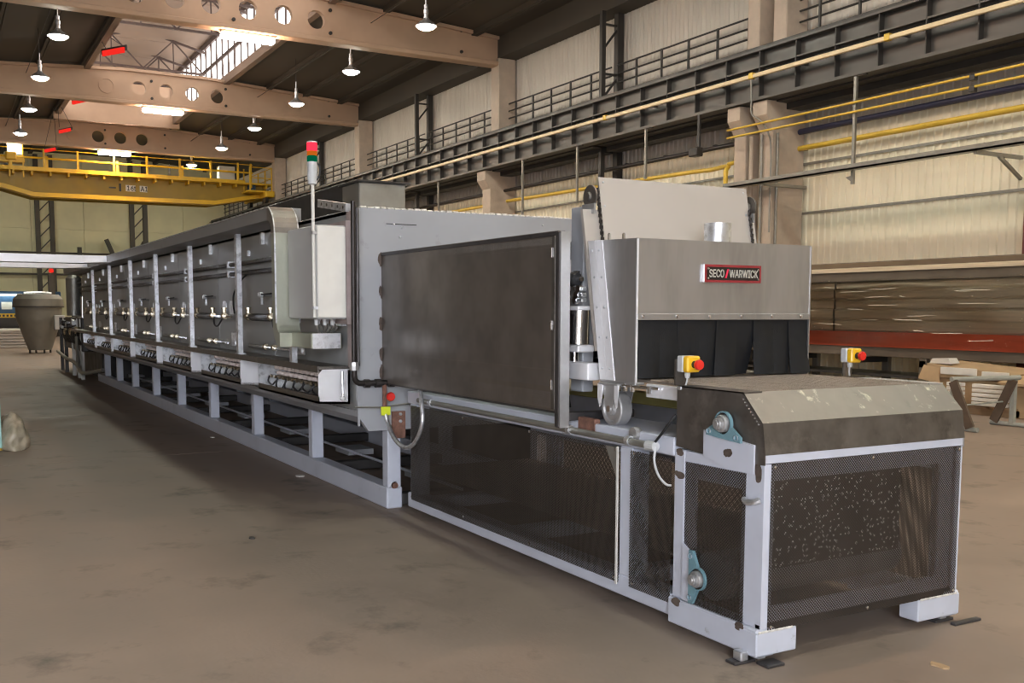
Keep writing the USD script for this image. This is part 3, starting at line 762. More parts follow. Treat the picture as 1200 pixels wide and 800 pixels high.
# underside trough of the body and the leg frame
Part().prism([(FY0, 0.7), (FY0, 0.66), (-0.2, 0.6), (1.4, 0.6), (FY1, 0.66), (FY1, 0.7)], 'yz', FX0, FX1 - 0.05).build('floor_beam', 'plate_paint', fu)
legs = [-3.71, -5.36, -7.16, -9.0, -10.8, -12.55, -14.35, -15.95, -17.4]
for y0 in (-0.06, 1.16):
    for x in legs:
        Part().box((x - 0.05, y0, 0.15), (x + 0.05, y0 + 0.1, 0.6), 0.006).build('leg', 'frame_paint', fu)
    Part().box((-18.3, y0 - 0.01, 0.0), (FX1, y0 + 0.11, 0.15), 0.008).build('base_rail', 'frame_paint', fu)
for k, x in enumerate(legs):
    Part().box((x - 0.05, 0.05, 0.02), (x + 0.05, 1.16, 0.1), 0.006).build('cross_beam', 'dark_steel', fu)
    Part().box((x - 0.95, 0.5, 0.05), (x - 0.6, 0.75, 0.1)).build('cross_pad', 'plate_paint', fu)
Part().tube([(-18, 0.45, 0.12), (FX1 + 0.15, 0.45, 0.12)], 0.012, 6).build('base_rod', 'frame_paint', fu)
Part().lathe([(0.0, 0.02), (0.02, 0.02), (0.02, 0), (0.026, 0), (0.026, -0.01), (0, -0.01)], 'x', (FX1, -0.01, 0.165), 12).build('leg_bolt', 'rust', fu)
gus_ = Part().box((FX1, -0.03, 0.5), (FX1 + 0.015, 0.07, 0.69)).build('gusset_plate', 'rust', fu)
for z in (0.62, 0.67):
    Part().lathe([(0.012, 0), (0.012, 0.012), (0, 0.014)], 'x', (FX1 + 0.015, 0.03, z), 6).build('gusset_bolt', 'galvanised', gus_)
for a, b in zip(legs, legs[1:] + [-18.4]):  # unseen dark panels added to keep light out from under the frame
    Part().box((b, 1.272, 0.0), (a, 1.28, 0.69)).build('added_far_skirt', 'dark_steel', fu)
Part().box((-18.41, 0.06, 0.0), (-18.4, 1.3, 0.69)).build('added_far_skirt', 'dark_steel', fu)
# black pipes along the side, with clips
for z in (1.82, 1.73):
    Part().tube([(-18.3, -0.31, z), (-11, -0.31, z), (-4.55, -0.31, z)], 0.02, 8).build('side_pipe', 'black_iron', fu, smooth=40)
    for k in range(7):
        x = -5.0 - 1.93 * k
        Part().box((x - 0.025, -0.335, z - 0.03), (x + 0.025, -0.27, z + 0.03)).build('pipe_clip', 'galvanised', fu)
Part().tube([(-4.9, -0.31, 1.82), (-4.45, -0.31, 1.84), (-4.4, -0.31, 1.9)], 0.035, 8).build('pipe_end', 'black_iron', fu)
# ledge on which the tray posts stand
Part().box((FX0, -0.5, 0.985), (-3.83, -0.27, 1.005)).build('ledge', 'oily_steel', fu)
Part().box((FX0, -0.505, 0.965), (-3.83, -0.495, 1.01)).build('ledge_lip', 'oily_steel', fu)
# body clips
for k in range(7):
    x = -5.9 - 1.93 * k
    Part().box((x - 0.02, -0.3, 1.96), (x + 0.02, -0.27, 2.06)).build('panel_latch', 'galvanised', fu)
    Part().box((x - 0.5, -0.29, 1.88), (x - 0.46, -0.27, 1.93)).build('panel_latch', 'galvanised', fu)
Part().bar((-4.32, -0.3, 2.17), (-3.74, -0.3, 2.09), 0.04, 0.055).build('slotted_bracket', 'galvanised', fu)
for k in range(5):
    Part().lathe([(0.012, -0.324), (0.0, -0.324)], 'y', (-4.22 + k * 0.11, 0, 2.156 - k * 0.0152), 10).build('bracket_slot', 'dark_steel', fu)

# exhaust duct lying on the furnace roof
ed = thing('exhaust_duct', 'long dark rectangular duct on the furnace roof with a taupe end box', 'duct', (-10, 0.3, 2.09))
Part().box((-16.5, 0.13, 2.088), (-5.0, 0.5, 2.42), 0.01).build('duct_run', 'dark_steel', ed)
Part().box((-5.0, 0.12, 2.088), (-4.62, 0.51, 2.385), 0.008).build('end_box', 'galvanised_dull', ed)
Part().box((-5.03, 0.09, 2.385), (-4.59, 0.54, 2.4), 0.004).build('end_box_lid', 'dark_frame', ed)

# cable tray on posts along the furnace, bending down in front and across the aisle at the back
ty0, ty1, tz0, tz1 = -0.63, -0.46, 2.05, 2.15
tr = thing('overhead_cable_tray', 'galvanised covered cable tray above the furnace side with a rounded drop at its near end', 'cable tray', (-9, -0.55, 2.1))


def swept(path, n):
    """A closed box section swept along a path in the xz plane, w across y."""
    out = Part()
    for (a0, b0), (a1, b1) in zip(path, path[1:]):
        out.hull([(x, y, z) for (x, z) in (a0, b0, a1, b1) for y in (ty0, ty1)])
    return out


R = 0.2
outer = [(-18.2, tz1)] + [(-4.55 + R * math.cos(a), tz1 - R + R * math.sin(a)) for a in np.linspace(math.pi / 2, 0, 9)]
inner = [(-18.2, tz0)] + [(-4.55 + (R - 0.1) * math.cos(a), tz1 - R + (R - 0.1) * math.sin(a)) for a in np.linspace(math.pi / 2, 0, 9)]
pairs = list(zip(outer, inner))
Part().box((-18.2, ty0, tz0), (-4.55, -0.37, tz1)).build('tray_run', 'tray_side', tr)
swept(pairs[1:], 0).build('bend_cover', 'cover_top', tr, label='rounded beige galvanised bend at the near end')
XV = outer[-1][0]
Part().box((XV - 0.1, ty0, 1.3), (XV, ty1, tz1 - R)).build('drop', 'olive_galvanised', tr)
low = [((XV - 0.1 + 0.0, 1.3), (XV, 1.3))]
rr = 0.17
lo_out = [(XV - 0.1 + rr + rr * math.cos(a), 1.3 + rr * math.sin(a)) for a in np.linspace(math.pi, 1.5 * math.pi, 8)]
lo_in = [(XV - 0.1 + rr + (rr - 0.1) * math.cos(a), 1.3 + (rr - 0.1) * math.sin(a)) for a in np.linspace(math.pi, 1.5 * math.pi, 8)]
swept(list(zip(lo_out, lo_in)), 0).build('lower_bend', 'olive_galvanised', tr)
Part().box((lo_out[-1][0], ty0 + 0.09, 1.13), (-3.85, ty1 + 0.14, 1.235), 0.004).build('outlet_box', 'olive_galvanised', tr)
Part().box((-3.85, ty0 + 0.1, 1.13), (-3.845, ty1 + 0.13, 1.235)).build('outlet_cover', 'galvanised', tr, label='white galvanised end cover')
for y in (ty0 - 0.008, ty1 - 0.002):
    q = Part()
    for (a0, b0), (a1, b1) in zip(pairs, pairs[1:]):
        q.hull([(x, yy, z) for (x, z) in (a0, a1) for yy in (y, y + 0.01)] + [(x * 0.96 + X * 0.04, yy, z * 0.9 + Z * 0.1) for (x, z), (X, Z) in ((a0, b0), (a1, b1)) for yy in (y, y + 0.01)])
    q.hull([(x, yy, z) for x in (XV - 0.012, XV + 0.003) for yy in (y, y + 0.01) for z in (1.3, tz1 - R)])
    q.build('tray_rim', 'galvanised', tr)
for x, z1, lab in ((-12.6, 2.15, 'nearer'), (-14.7, 2.15, 'farther')):
    t = thing('aisle_cable_tray', '%s of the two bright galvanised cable trays crossing the left aisle' % lab, 'cable tray', (x, -1.6, 2.0))
    Part().box((x - 0.3, -2.1, tz0 - 0.01), (x, ty0, tz0 + 0.0)).build('tray_floor', 'galvanised', t)
    Part().box((x, -2.05, tz0 - 0.01), (x + 0.012, ty0 + 0.02, z1)).build('tray_side', 'bright_sheet', t)
    Part().box((x - 0.31, -2.05, tz0 - 0.01), (x - 0.3, ty0, z1)).build('tray_side', 'galvanised', t)
    Part().hull([(x, ty0 - 0.0, z) for z in (tz0 - 0.01, tz0)] + [(x + 0.45, ty0, z) for z in (tz0 - 0.01, tz0)] + [(x, ty0 - 0.3, z) for z in (tz0 - 0.01, tz0)]).build('corner_gusset', 'bright_sheet', t)
    Part().hull([(xx, yy, z) for xx, yy in ((x, -2.05), (x + 0.012, -2.05), (x + 0.5, -2.25), (x + 0.512, -2.25)) for z in (tz0 - 0.01, z1)]).build('tray_side', 'bright_sheet', t)
    Part().box((x - 0.25, -2.35, 0), (x - 0.2, -2.3, tz0 - 0.01)).build('support_post', 'galvanised', t)
p1 = None
posts = [(-6.05, 'first galvanised tray post from the control cabinet'), (-7.98, 'second galvanised tray post from the control cabinet'), (-9.87, 'third galvanised tray post from the control cabinet'), (-11.7, 'fourth galvanised tray post from the control cabinet'), (-13.6, 'fifth galvanised tray post from the control cabinet'), (-15.5, 'sixth galvanised tray post from the control cabinet')]
for x, lab in posts:
    if p1: dup(p1, (x, -0.46, 1.005), lab, 'post', 'galvanised posts under the cable tray'); continue
    p1 = thing('tray_post', lab, 'post', (x, -0.46, 1.005), 'galvanised posts under the cable tray')
    z0 = 1.005
    Part().box((x - 0.03, -0.482, z0), (x + 0.03, -0.47, 2.05)).build('channel_web', 'galvanised', p1)
    for s in (-1, 1):
        Part().box((x + s * 0.03 - 0.004, -0.482, z0), (x + s * 0.03 + 0.004, -0.44, 2.05)).build('channel_flange', 'galvanised', p1)
    Part().box((x - 0.05, -0.49, z0), (x + 0.05, -0.42, z0 + 0.01)).build('foot', 'galvanised', p1)
sp = thing('tray_post', 'short galvanised leg under the tray outlet below the control cabinet', 'post', (-4.45, -0.46, 1.005))
Part().box((-4.48, -0.5, 1.005), (-4.42, -0.49, 1.13)).build('channel_web', 'galvanised', sp)
for s in (-1, 1): Part().box((-4.45 + s * 0.03 - 0.004, -0.5, 1.005), (-4.45 + s * 0.03 + 0.004, -0.46, 1.13)).build('channel_flange', 'galvanised', sp)

# terminal boxes under the ledge, open to the aisle


def terminal_box(x1, L, label, first=None, grp='open terminal boxes along the furnace side'):
    if first: return dup(first, (x1, -0.4, 0.74), label, 'terminal box', grp)
    t = thing('terminal_box', label, 'terminal box', (x1, -0.4, 0.74), grp)
    Part().box((x1 - L, -0.285, 0.74), (x1, -0.272, 0.98)).build('back_plate', 'galvanised_dull', t)
    Part().hull([(x, y, z) for x in (x1 - L, x1) for y, z in ((-0.5, 0.75), (-0.5, 0.765), (-0.28, 0.74), (-0.28, 0.755))]).build('bottom_tray', 'oily_steel', t)
    Part().box((x1 - L, -0.5, 0.75), (x1, -0.493, 0.80)).build('front_lip', 'oily_steel', t)
    for x in (x1 - 0.006, x1 - L):
        Part().prism([(-0.5, 0.95), (-0.47, 0.985), (-0.272, 0.985), (-0.272, 0.74), (-0.5, 0.75)], 'yz', x, x + 0.006).build('end_plate', 'bright_sheet' if x > x1 - 0.1 else 'galvanised', t)
    p, q, w = Part(), Part(), Part()
    n = int(L / 0.115)
    for k in range(n):
        x = x1 - 0.1 - k * 0.112
        for z, r in ((0.93, 0.021), (0.885, 0.017)):
            p.lathe([(0.0, -0.1), (r * 0.7, -0.095), (r, -0.08), (r, -0.06), (r * 0.3, -0.05), (r * 0.3, 0.0)], 'y', (x + (0.055 if z < 0.9 else 0), -0.285, z), 8)
        q.box((x - 0.02, -0.42, 0.845), (x + 0.02, -0.4, 0.87), 0.005)
        q.tube([(x, -0.285, 0.855), (x, -0.42, 0.855)], 0.008, 5)
        if k % 2 == 0 and k + 2 < n:
            dz = 0.05 + 0.05 * rng.random()
            w.tube(smoothline([(x, -0.42, 0.85), (x - 0.02, -0.45, 0.85 - dz * 0.7), (x - 0.11, -0.44, 0.85 - dz), (x - 0.21, -0.44, 0.85 - dz * 0.6), (x - 0.24, -0.42, 0.86)], 4), 0.007, 5)
    p.build('terminals', 'ceramic', t, kind='stuff', smooth=40); Part().box((x1 - L + 0.02, -0.288, 0.87), (x1 - 0.02, -0.285, 0.955)).build('terminal_strip', 'oily_steel', t); q.build('terminal_screws', 'brass', t, kind='stuff'); w.build('wires', 'rubber', t, kind='stuff')
    return t


tb = terminal_box(-3.83, 1.5, 'open terminal box nearest the conveyor, under the control cabinet')
for k, (x, lab) in enumerate(((-5.9, 'second open terminal box from the control cabinet'), (-7.87, 'third open terminal box from the control cabinet'), (-9.75, 'fourth open terminal box from the control cabinet'), (-11.65, 'fifth open terminal box from the control cabinet'), (-13.4, 'sixth open terminal box from the control cabinet'), (-15.2, 'seventh open terminal box from the control cabinet'))):
    terminal_box(x, 1.5, lab, tb)

# heater connection rows


def heater_row(x, label, first=None, grp='heater connection rows on the furnace side'):
    if first: return dup(first, (x, -0.33, 1.33), label, 'pipe fittings', grp)
    t = thing('heater_row', label, 'pipe fittings', (x, -0.33, 1.33), grp)
    y = -0.34
    Part().tube([(x - 1.0, y, 1.335), (x - 0.72, y, 1.335)], 0.022, 8).build('tube', 'black_iron', t)
    Part().tube([(x - 0.75, y, 1.33), (x - 0.2, y, 1.33)], 0.034, 10).build('sleeve', 'black_iron', t)
    Part().tube([(x - 0.2, y, 1.33), (x + 0.62, y, 1.33)], 0.014, 8).build('tube', 'chrome', t)
    for dx in (-0.9, -0.2, 0.28):
        un_ = Part().lathe([(0.0, -0.03), (0.03, -0.03), (0.036, 0.0), (0.03, 0.03), (0, 0.03)], 'x', (x + dx, y, 1.335), 10).build('union_nut', 'brass', t)
        Part().lathe([(0.018, 0), (0.018, 0.05), (0.028, 0.05), (0.028, 0.065), (0, 0.065)], 'z', (x + dx, y, 1.35), 8).build('bleed_valve', 'brass', un_)
    Part().tube(smoothline([(x - 0.15, y, 1.32), (x - 0.05, y - 0.02, 1.25), (x + 0.08, y - 0.02, 1.235), (x + 0.22, y - 0.01, 1.3)], 4), 0.008, 6).build('flexible_lead', 'rubber', t)
    for dx in (0.05, 0.32):
        Part().hull([(x + dx + a, -0.274 + b, z) for a, z in ((-0.07, 1.35), (0.07, 1.35), (0.08, 1.38), (0.08, 1.46), (0.05, 1.48), (-0.05, 1.48), (-0.08, 1.44)) for b in (0, -0.008)]).build('connection_pad', 'galvanised', t)
    Part().tube([(x - 0.35, -0.27, 1.52), (x - 0.35, -0.36, 1.52)], 0.014, 8).build('thermocouple', 'chrome', t)
    Part().box((x - 0.38, -0.4, 1.5), (x - 0.32, -0.36, 1.545), 0.01).build('thermocouple_head', 'galvanised', t)
    Part().tube([(x - 0.35, -0.37, 1.5), (x - 0.35, -0.37, 1.44)], 0.012, 6).build('gland', 'galvanised', t)
    Part().tube([(x - 0.32, -0.38, 1.525), (x - 0.1, -0.36, 1.53)], 0.007, 6).build('thermocouple_lead', 'rubber', t)
    Part().tube([(x - 0.9, -0.33, 1.075), (x - 0.45, -0.33, 1.075)], 0.018, 8).build('lower_tube', 'galvanised_dull', t)
    Part().tube([(x - 0.45, -0.33, 1.075), (x + 0.35, -0.33, 1.075)], 0.012, 8).build('lower_tube', 'chrome', t)
    for dx in (-0.4, -0.15):
        Part().lathe([(0.0, -0.025), (0.026, -0.025), (0.03, 0.0), (0.026, 0.025), (0, 0.025)], 'x', (x + dx, -0.33, 1.08), 10).build('union_nut', 'brass', t)
    Part().box((x + 0.3, -0.282, 1.04), (x + 0.5, -0.272, 1.18), 0.004).build('connection_pad', 'galvanised', t)
    return t


hr = heater_row(-7.35, 'brass and steel heater fittings between the first and second tray posts')
for x, lab in ((-5.3, 'brass and steel heater fittings between the cabinet and the first tray post'), (-9.25, 'brass and steel heater fittings between the second and third tray posts'), (-11.1, 'brass and steel heater fittings between the third and fourth tray posts'), (-12.95, 'brass and steel heater fittings between the fourth and fifth tray posts'), (-14.8, 'brass and steel heater fittings beyond the fifth tray post'), (-16.6, 'brass and steel heater fittings at the far end of the furnace')):
    heater_row(x, lab, hr)
hp = thing('control_lead', 'thin looping lead on the furnace side near the first tray post', 'cable', (-6.6, -0.3, 1.7))
Part().tube(smoothline([(-6.35, -0.3, 1.72), (-6.5, -0.33, 1.65), (-6.68, -0.34, 1.55), (-6.72, -0.34, 1.45), (-6.68, -0.34, 1.36)], 5), 0.008, 6).build('lead', 'rubber', hp)

# control cabinet and signal tower
cc = thing('control_cabinet', 'light grey control cabinet hung on the furnace corner beside the pale end plate', 'cabinet', (-4.0, -0.43, 1.33))
Part().box((-4.33, -0.545, 1.335), (-3.7, -0.335, 1.965), 0.008).build('body', 'cabinet_grey', cc)
Part().box((-3.7, -0.54, 1.345), (-3.688, -0.34, 1.955), 0.004).build('door', 'paper', cc, label='white cabinet door')
Part().box((-4.33, -0.335, 1.3), (-3.7, -0.3, 2.0)).build('mounting_plate', 'primer', cc)
for k, y in enumerate((-0.5, -0.47, -0.44, -0.41, -0.385, -0.36)):
    gl_ = Part().lathe([(0.014, -0.03), (0.014, 0.0), (0.018, 0.0), (0.018, 0.012), (0, 0.012)], 'z', (-3.85 - 0.05 * (k % 2), y, 1.322), 8).build('cable_gland', 'grey_plastic', cc)
    Part().tube(smoothline([(-3.85 - 0.05 * (k % 2), y, 1.3), (-3.86, y + 0.01, 1.27), (-3.88 - 0.02 * k, y - 0.01 * (k - 3), 1.225)], 4), 0.008, 6).build('cable', 'galvanised_dull', gl_)
Part().box((-3.95, -0.33, 1.285), (-3.8, -0.3, 1.3)).build('bottom_bracket', 'galvanised', cc)
st = thing('signal_tower', 'signal tower on a thin white pole, red light lit above amber and green', 'signal light', (-3.72, -0.555, 1.335))
Part().tube([(-3.72, -0.556, 1.345), (-3.72, -0.556, 2.25)], 0.0115, 12).build('pole', 'paper', st, smooth=40)
Part().lathe([(0.012, 2.225), (0.03, 2.23), (0.034, 2.27), (0.034, 2.375), (0, 2.375)], 'z', (-3.72, -0.556, 0), 20).build('base', 'grey_plastic', st, smooth=30)
for z0, z1, m, nm in ((2.375, 2.415, 'lamp_green', 'green_light'), (2.418, 2.446, 'lamp_amber', 'amber_light'), (2.449, 2.5, 'lamp_red', 'red_light')):
    Part().lathe([(0, z0), (0.034, z0), (0.034, z1 - 0.004), (0.03, z1), (0, z1)], 'z', (-3.72, -0.556, 0), 20).build(nm, m, st)
Part().lathe([(0, 2.5), (0.036, 2.5), (0.034, 2.508), (0, 2.512)], 'z', (-3.72, -0.556, 0), 20).build('cap', 'grey_plastic', st)
for z in (1.4, 1.9):
    Part().box((-3.735, -0.57, z), (-3.69, -0.54, z + 0.02)).build('pole_clip', 'galvanised', st)
Part().tube(smoothline([(-3.71, -0.53, 2.38), (-3.69, -0.515, 2.34), (-3.69, -0.52, 2.28), (-3.71, -0.545, 2.24)], 4), 0.006, 5).build('cable', 'rubber', st)

# black gas pipe with valve and hose
gp = thing('black_pipe', 'black threaded pipe with a red-knobbed valve, yellow tag and braided hose at the furnace corner', 'pipe', (-3.55, -0.3, 0.9))
px = -3.585
Part().tube([(px, -0.325, 2.12), (px, -0.328, 1.6), (px, -0.33, 1.02)], 0.016, 10).build('riser', 'black_iron', gp, smooth=40)
Part().tube([(px, -0.295, 2.08), (px, -0.298, 1.5), (px, -0.3, 1.02)], 0.011, 8).build('sensing_tube', 'black_iron', gp, smooth=40)
Part().lathe([(0.02, 0.99), (0.032, 0.99), (0.034, 1.02), (0.032, 1.045), (0.02, 1.045)], 'z', (px, -0.33, 0), 8).build('union', 'cast_iron', gp)
Part().tube([(px, -0.33, 1.0)] + arc((-0.28, 0.95), 0.05, 180, 270, 'yz', 6, px)[0:] + [(px, -0.2, 0.9), (px, 0.15, 0.895)], 0.02, 10).build('bottom_run', 'black_iron', gp, smooth=40)
for y in (-0.16, -0.06, -0.24):
    Part().lathe([(0, -0.02), (0.03, -0.02), (0.03, 0.02), (0, 0.02)], 'y', (px, y, 0.897), 10).build('pipe_joint', 'black_iron', gp)
Part().tube([(px, -0.11, 0.9), (px, -0.11, 0.72)], 0.016, 10).build('valve_body', 'rust', gp)
Part().lathe([(0.0, -0.015), (0.026, -0.015), (0.032, 0.0), (0.026, 0.015), (0, 0.015)], 'x', (px + 0.05, -0.085, 0.805), 16).build('red_knob', 'estop_red', gp, label='red valve knob')
Part().box((px + 0.015, -0.145, 0.675), (px + 0.02, -0.075, 0.735), 0.002).build('tag', 'tag_yellow', gp, label='fluorescent yellow tag')
hose = smoothline([(px, -0.11, 0.7), (-3.54, -0.1, 0.6), (-3.4, -0.1, 0.51), (-3.23, -0.1, 0.49), (-3.08, -0.1, 0.555), (-2.995, -0.095, 0.68), (-3.03, -0.085, 0.81), (-3.085, -0.07, 0.9)], 6)
Part().tube(hose, 0.0145, 10).build('braided_hose', 'galvanised', gp, smooth=40)
Part().tube([(px, -0.33, 0.74), (px, -0.15, 0.73), (px, 0.1, 0.75)], 0.007, 6).build('thin_tube', 'galvanised_dull', gp)
Part().tube([(px - 0.05, -0.395, 0.98), (px - 0.05, -0.395, 0.80)], 0.01, 8).build('drain_tube', 'galvanised', gp)
Part().lathe([(0.014, 0.785), (0.02, 0.79), (0.02, 0.81), (0.0, 0.815)], 'z', (px - 0.05, -0.395, 0), 10).build('drain_cap', 'grey_plastic', gp)

# vestibule between end plate and hood, guard panel in front of it
ve = thing('entry_vestibule', 'grey steel entry housing between the end plate and the hood, behind the dark guard', 'housing', (-2.5, 0.6, 0.95))
for y0, y1, nm in ((0.16, 0.18, 'side_wall'), (1.1, 1.12, 'side_wall')):
    Part().box((-3.66, y0, 0.98), (-1.57, y1, 1.74), 0.004).build(nm, 'furnace_paint', ve)
Part().box((-3.66, 0.16, 1.74), (-1.5, 1.12, 1.76), 0.004).build('top_plate', 'furnace_paint', ve)
Part().box((-1.57, 0.17, 1.35), (-1.55, 1.1, 1.74)).build('front_wall', 'furnace_paint', ve)
Part().box((-1.56, 0.1, 0.98), (-1.44, 0.17, 1.925), 0.006).build('corner_post', 'plate_paint', ve)
Part().box((-1.56, 1.1, 0.98), (-1.44, 1.17, 1.925), 0.006).build('corner_post', 'furnace_paint', ve)
Part().box((-1.6, 0.08, 1.5), (-1.555, 0.15, 1.66), 0.004).build('inspection_cover', 'cream_sheet', ve)
Part().box((-1.5, 0.08, 1.56), (-1.47, 0.1, 1.6)).build('latch_plate', 'dark_steel', ve)
cy = thing('gate_cylinder', 'bright chrome pneumatic cylinder with fittings between the guard and the hood', 'cylinder', (-1.4, 0.06, 1.1))
Part().tube([(-1.40, 0.05, 1.23), (-1.40, 0.05, 1.40)], 0.052, 20).build('barrel', 'chrome', cy, smooth=40)
Part().box((-1.46, 0.0, 1.40), (-1.33, 0.1, 1.42), 0.004).build('end_cap', 'bright_sheet', cy)
Part().box((-1.46, 0.0, 1.19), (-1.33, 0.1, 1.225), 0.006).build('end_cap', 'bright_sheet', cy)
Part().tube([(-1.44, 0.05, 1.08), (-1.44, 0.05, 1.2)], 0.022, 14).build('rod', 'chrome', cy, smooth=40)
for z in (1.45, 1.475, 1.505):
    Part().lathe([(0, -0.012), (0.02, -0.012), (0.02, 0.012), (0, 0.012)], 'y', (-1.4 + (z - 1.45) * 0.6, 0.03, z), 10).build('fitting', 'chrome', cy)
    Part().box((-1.39, 0.02, z - 0.01), (-1.33, 0.05, z + 0.01), 0.004).build('fitting', 'galvanised', cy)
Part().tube([(-1.5, 0.0, 1.41), (-1.44, 0.02, 1.47)], 0.008, 6).build('air_line', 'galvanised', cy)
Part().lathe([(0, -0.03), (0.03, -0.03), (0.038, -0.02), (0.038, 0.02), (0.03, 0.03), (0, 0.03)], 'x', (-1.43, 0.04, 1.555), 8).build('knob', 'rubber', cy, label='black hand knob')
Part().tube([(-1.4, 0.04, 1.555), (-1.36, 0.04, 1.555)], 0.012, 8).build('knob_stud', 'chrome', cy)
Part().tube([(-1.42, 0.04, 1.5), (-1.42, 0.04, 1.53)], 0.015, 8).build('fitting', 'chrome', cy)
Part().box((-1.5, 0.0, 1.055), (-1.24, 0.09, 1.14), 0.004).build('lower_bracket', 'bright_sheet', cy)
Part().box((-1.49, -0.003, 1.08), (-1.45, 0.0, 1.105)).build('bracket_slot', 'dark_steel', cy)
for z in (0.99, 1.03):
    Part().lathe([(0, -0.02), (0.022, -0.02), (0.022, 0.02), (0, 0.02)], 'z', (-1.46, 0.02, z), 10).build('lower_fitting', 'chrome', cy)
Part().tube([(-1.48, 0.02, 0.97), (-1.48, 0.03, 0.9)], 0.025, 10).build('rubber_foot', 'rubber', cy)

gd = thing('side_guard', 'large dark perforated steel guard panel in an angle frame, hinged at the pale end plate', 'guard panel', (-2.5, -0.1, 0.9))
gy = -0.095
Part().box((-3.66, gy, 0.895), (-1.385, gy + 0.002, 1.765)).build('perforated_sheet', 'perforated_fine', gd)
Part().box((-3.66, gy - 0.004, 1.765), (-1.37, gy + 0.045, 1.79), 0.004).build('top_rail', 'dark_frame', gd)
Part().box((-3.66, gy + 0.002, 0.885), (-1.37, gy + 0.04, 0.905), 0.003).build('bottom_rail', 'dark_frame', gd)
Part().box((-3.655, gy + 0.003, 0.89), (-3.635, gy + 0.04, 1.77)).build('end_rail', 'dark_frame', gd)
Part().box((-1.43, gy - 0.002, 0.9), (-1.395, gy + 0.04, 1.765), 0.003).build('end_rail', 'oily_steel', gd)
Part().box((-1.385, gy - 0.008, 0.815), (-1.345, gy + 0.05, 1.785), 0.005).build('outer_post', 'dark_frame', gd)
Part().box((-1.345, gy - 0.004, 0.815), (-1.338, gy + 0.05, 1.785)).build('outer_post_edge', 'cast_iron', gd, label='bright steel edge')
Part().box((-1.385, gy + 0.05, 0.848), (-1.335, 0.36, 0.89), 0.005).build('foot_bar', 'dark_frame', gd)
for z in (1.66, 1.0, 1.3):
    Part().box((-1.43, gy - 0.008, z), (-1.42, gy - 0.002, z + 0.05), 0.002).build('rivet', 'chrome', gd)

# hood ------------------------------------------------------------------
ho = thing('entry_hood', 'stainless steel hood over the belt with a short chimney and a riveted bright edge', 'hood', (-1.05, 0.59, 1.06))
HX, HY0, HY1, HZ0, HZ1 = -0.9, 0.04, 1.14, 1.065, 1.728
side = [(HX, HZ0), (HX, HZ1), (-1.302, 1.737), (-1.185, HZ0)]
for y in (HY0, HY1 - 0.003):
    s = -1 if y < 0.5 else 1
    Part().prism(side, 'xz', y, y + 0.003).build('side_panel', 'stainless', ho)
    # riveted bright edge sheets that follow the slope
    e = lambda f: [(-1.302 + f, 1.74), (-1.302 + f + 0.06, 1.738), (-1.185 + f + 0.06, HZ0), (-1.185 + f, HZ0)]
    for k, f in enumerate((-0.004, 0.058)):
        es_ = Part().prism(e(f), 'xz', y - 0.003 if s < 0 else y + 0.003, y if s < 0 else y + 0.006).build('edge_sheet', 'bright_sheet', ho)
        for z in (1.12, 1.27, 1.415, 1.56, 1.69):
            xx = -1.185 + f + 0.03 - (z - HZ0) * 0.1755
            Part().lathe([(0.007, 0), (0.007, 0.002), (0.004, 0.005), (0, 0.006)] if s > 0 else [(0.007, 0), (0.007, -0.002), (0.004, -0.005), (0, -0.006)], 'y', (xx, y - 0.003 if s < 0 else y + 0.006, z), 8).build('rivet', 'galvanised', es_)
Part().box((HX - 0.003, HY0, 1.375), (HX, HY1, HZ1)).build('front_panel', 'stainless', ho)
Part().hull([(x, y, z + d) for x, z in ((HX, HZ1), (-1.302, 1.737)) for y in (HY0, HY1) for d in (0, 0.003)]).build('top_panel', 'stainless', ho)
Part().box((HX - 0.006, HY0 - 0.002, HZ0), (HX + 0.002, HY0 + 0.006, HZ1)).build('front_edge', 'bright_sheet', ho)
Part().box((HX - 0.006, HY1 - 0.006, HZ0), (HX + 0.002, HY1 + 0.002, HZ1)).build('front_edge', 'stainless', ho)
cc_ = Part().box((HX - 0.002, HY0, 1.355), (HX + 0.006, HY1, 1.385), 0.002).build('curtain_clamp', 'stainless', ho)
for k in range(6):
    Part().lathe([(0.008, 0), (0.008, 0.004), (0, 0.008)], 'x', (HX + 0.006, 0.07 + k * 0.2, 1.372), 8).build('clamp_screw', 'chrome', cc_)
Part().lathe([(0.066, 1.72), (0.066, 1.83), (0.062, 1.832), (0.06, 1.83), (0.06, 1.72)], 'z', (-1.03, 0.625, 0), 32).build('chimney', 'galvanised', ho, smooth=40)
for x in (-1.2, -1.15):
    Part().lathe([(0.008, 0), (0.008, 0.035), (0, 0.04)], 'z', (x, 0.09 + (x + 1.2), 1.735), 8).build('top_stud', 'chrome', ho)
Part().box((-1.19, HY0 - 0.004, HZ0 - 0.012), (HX, HY0 + 0.05, HZ0), 0.002).build('bottom_flange', 'stainless', ho)
Part().tube([(-1.0, 0.035, 1.045), (-0.75, 0.06, 1.045)], 0.007, 8).build('tie_rod', 'chrome', ho)
for x in (-1.08, -0.99, -0.93, -0.8):
    Part().lathe([(0, -0.035), (0.011, -0.035), (0.011, 0.0), (0, 0.0)], 'z', (x, 0.045, 1.055), 8).build('bolt', 'chrome', ho)
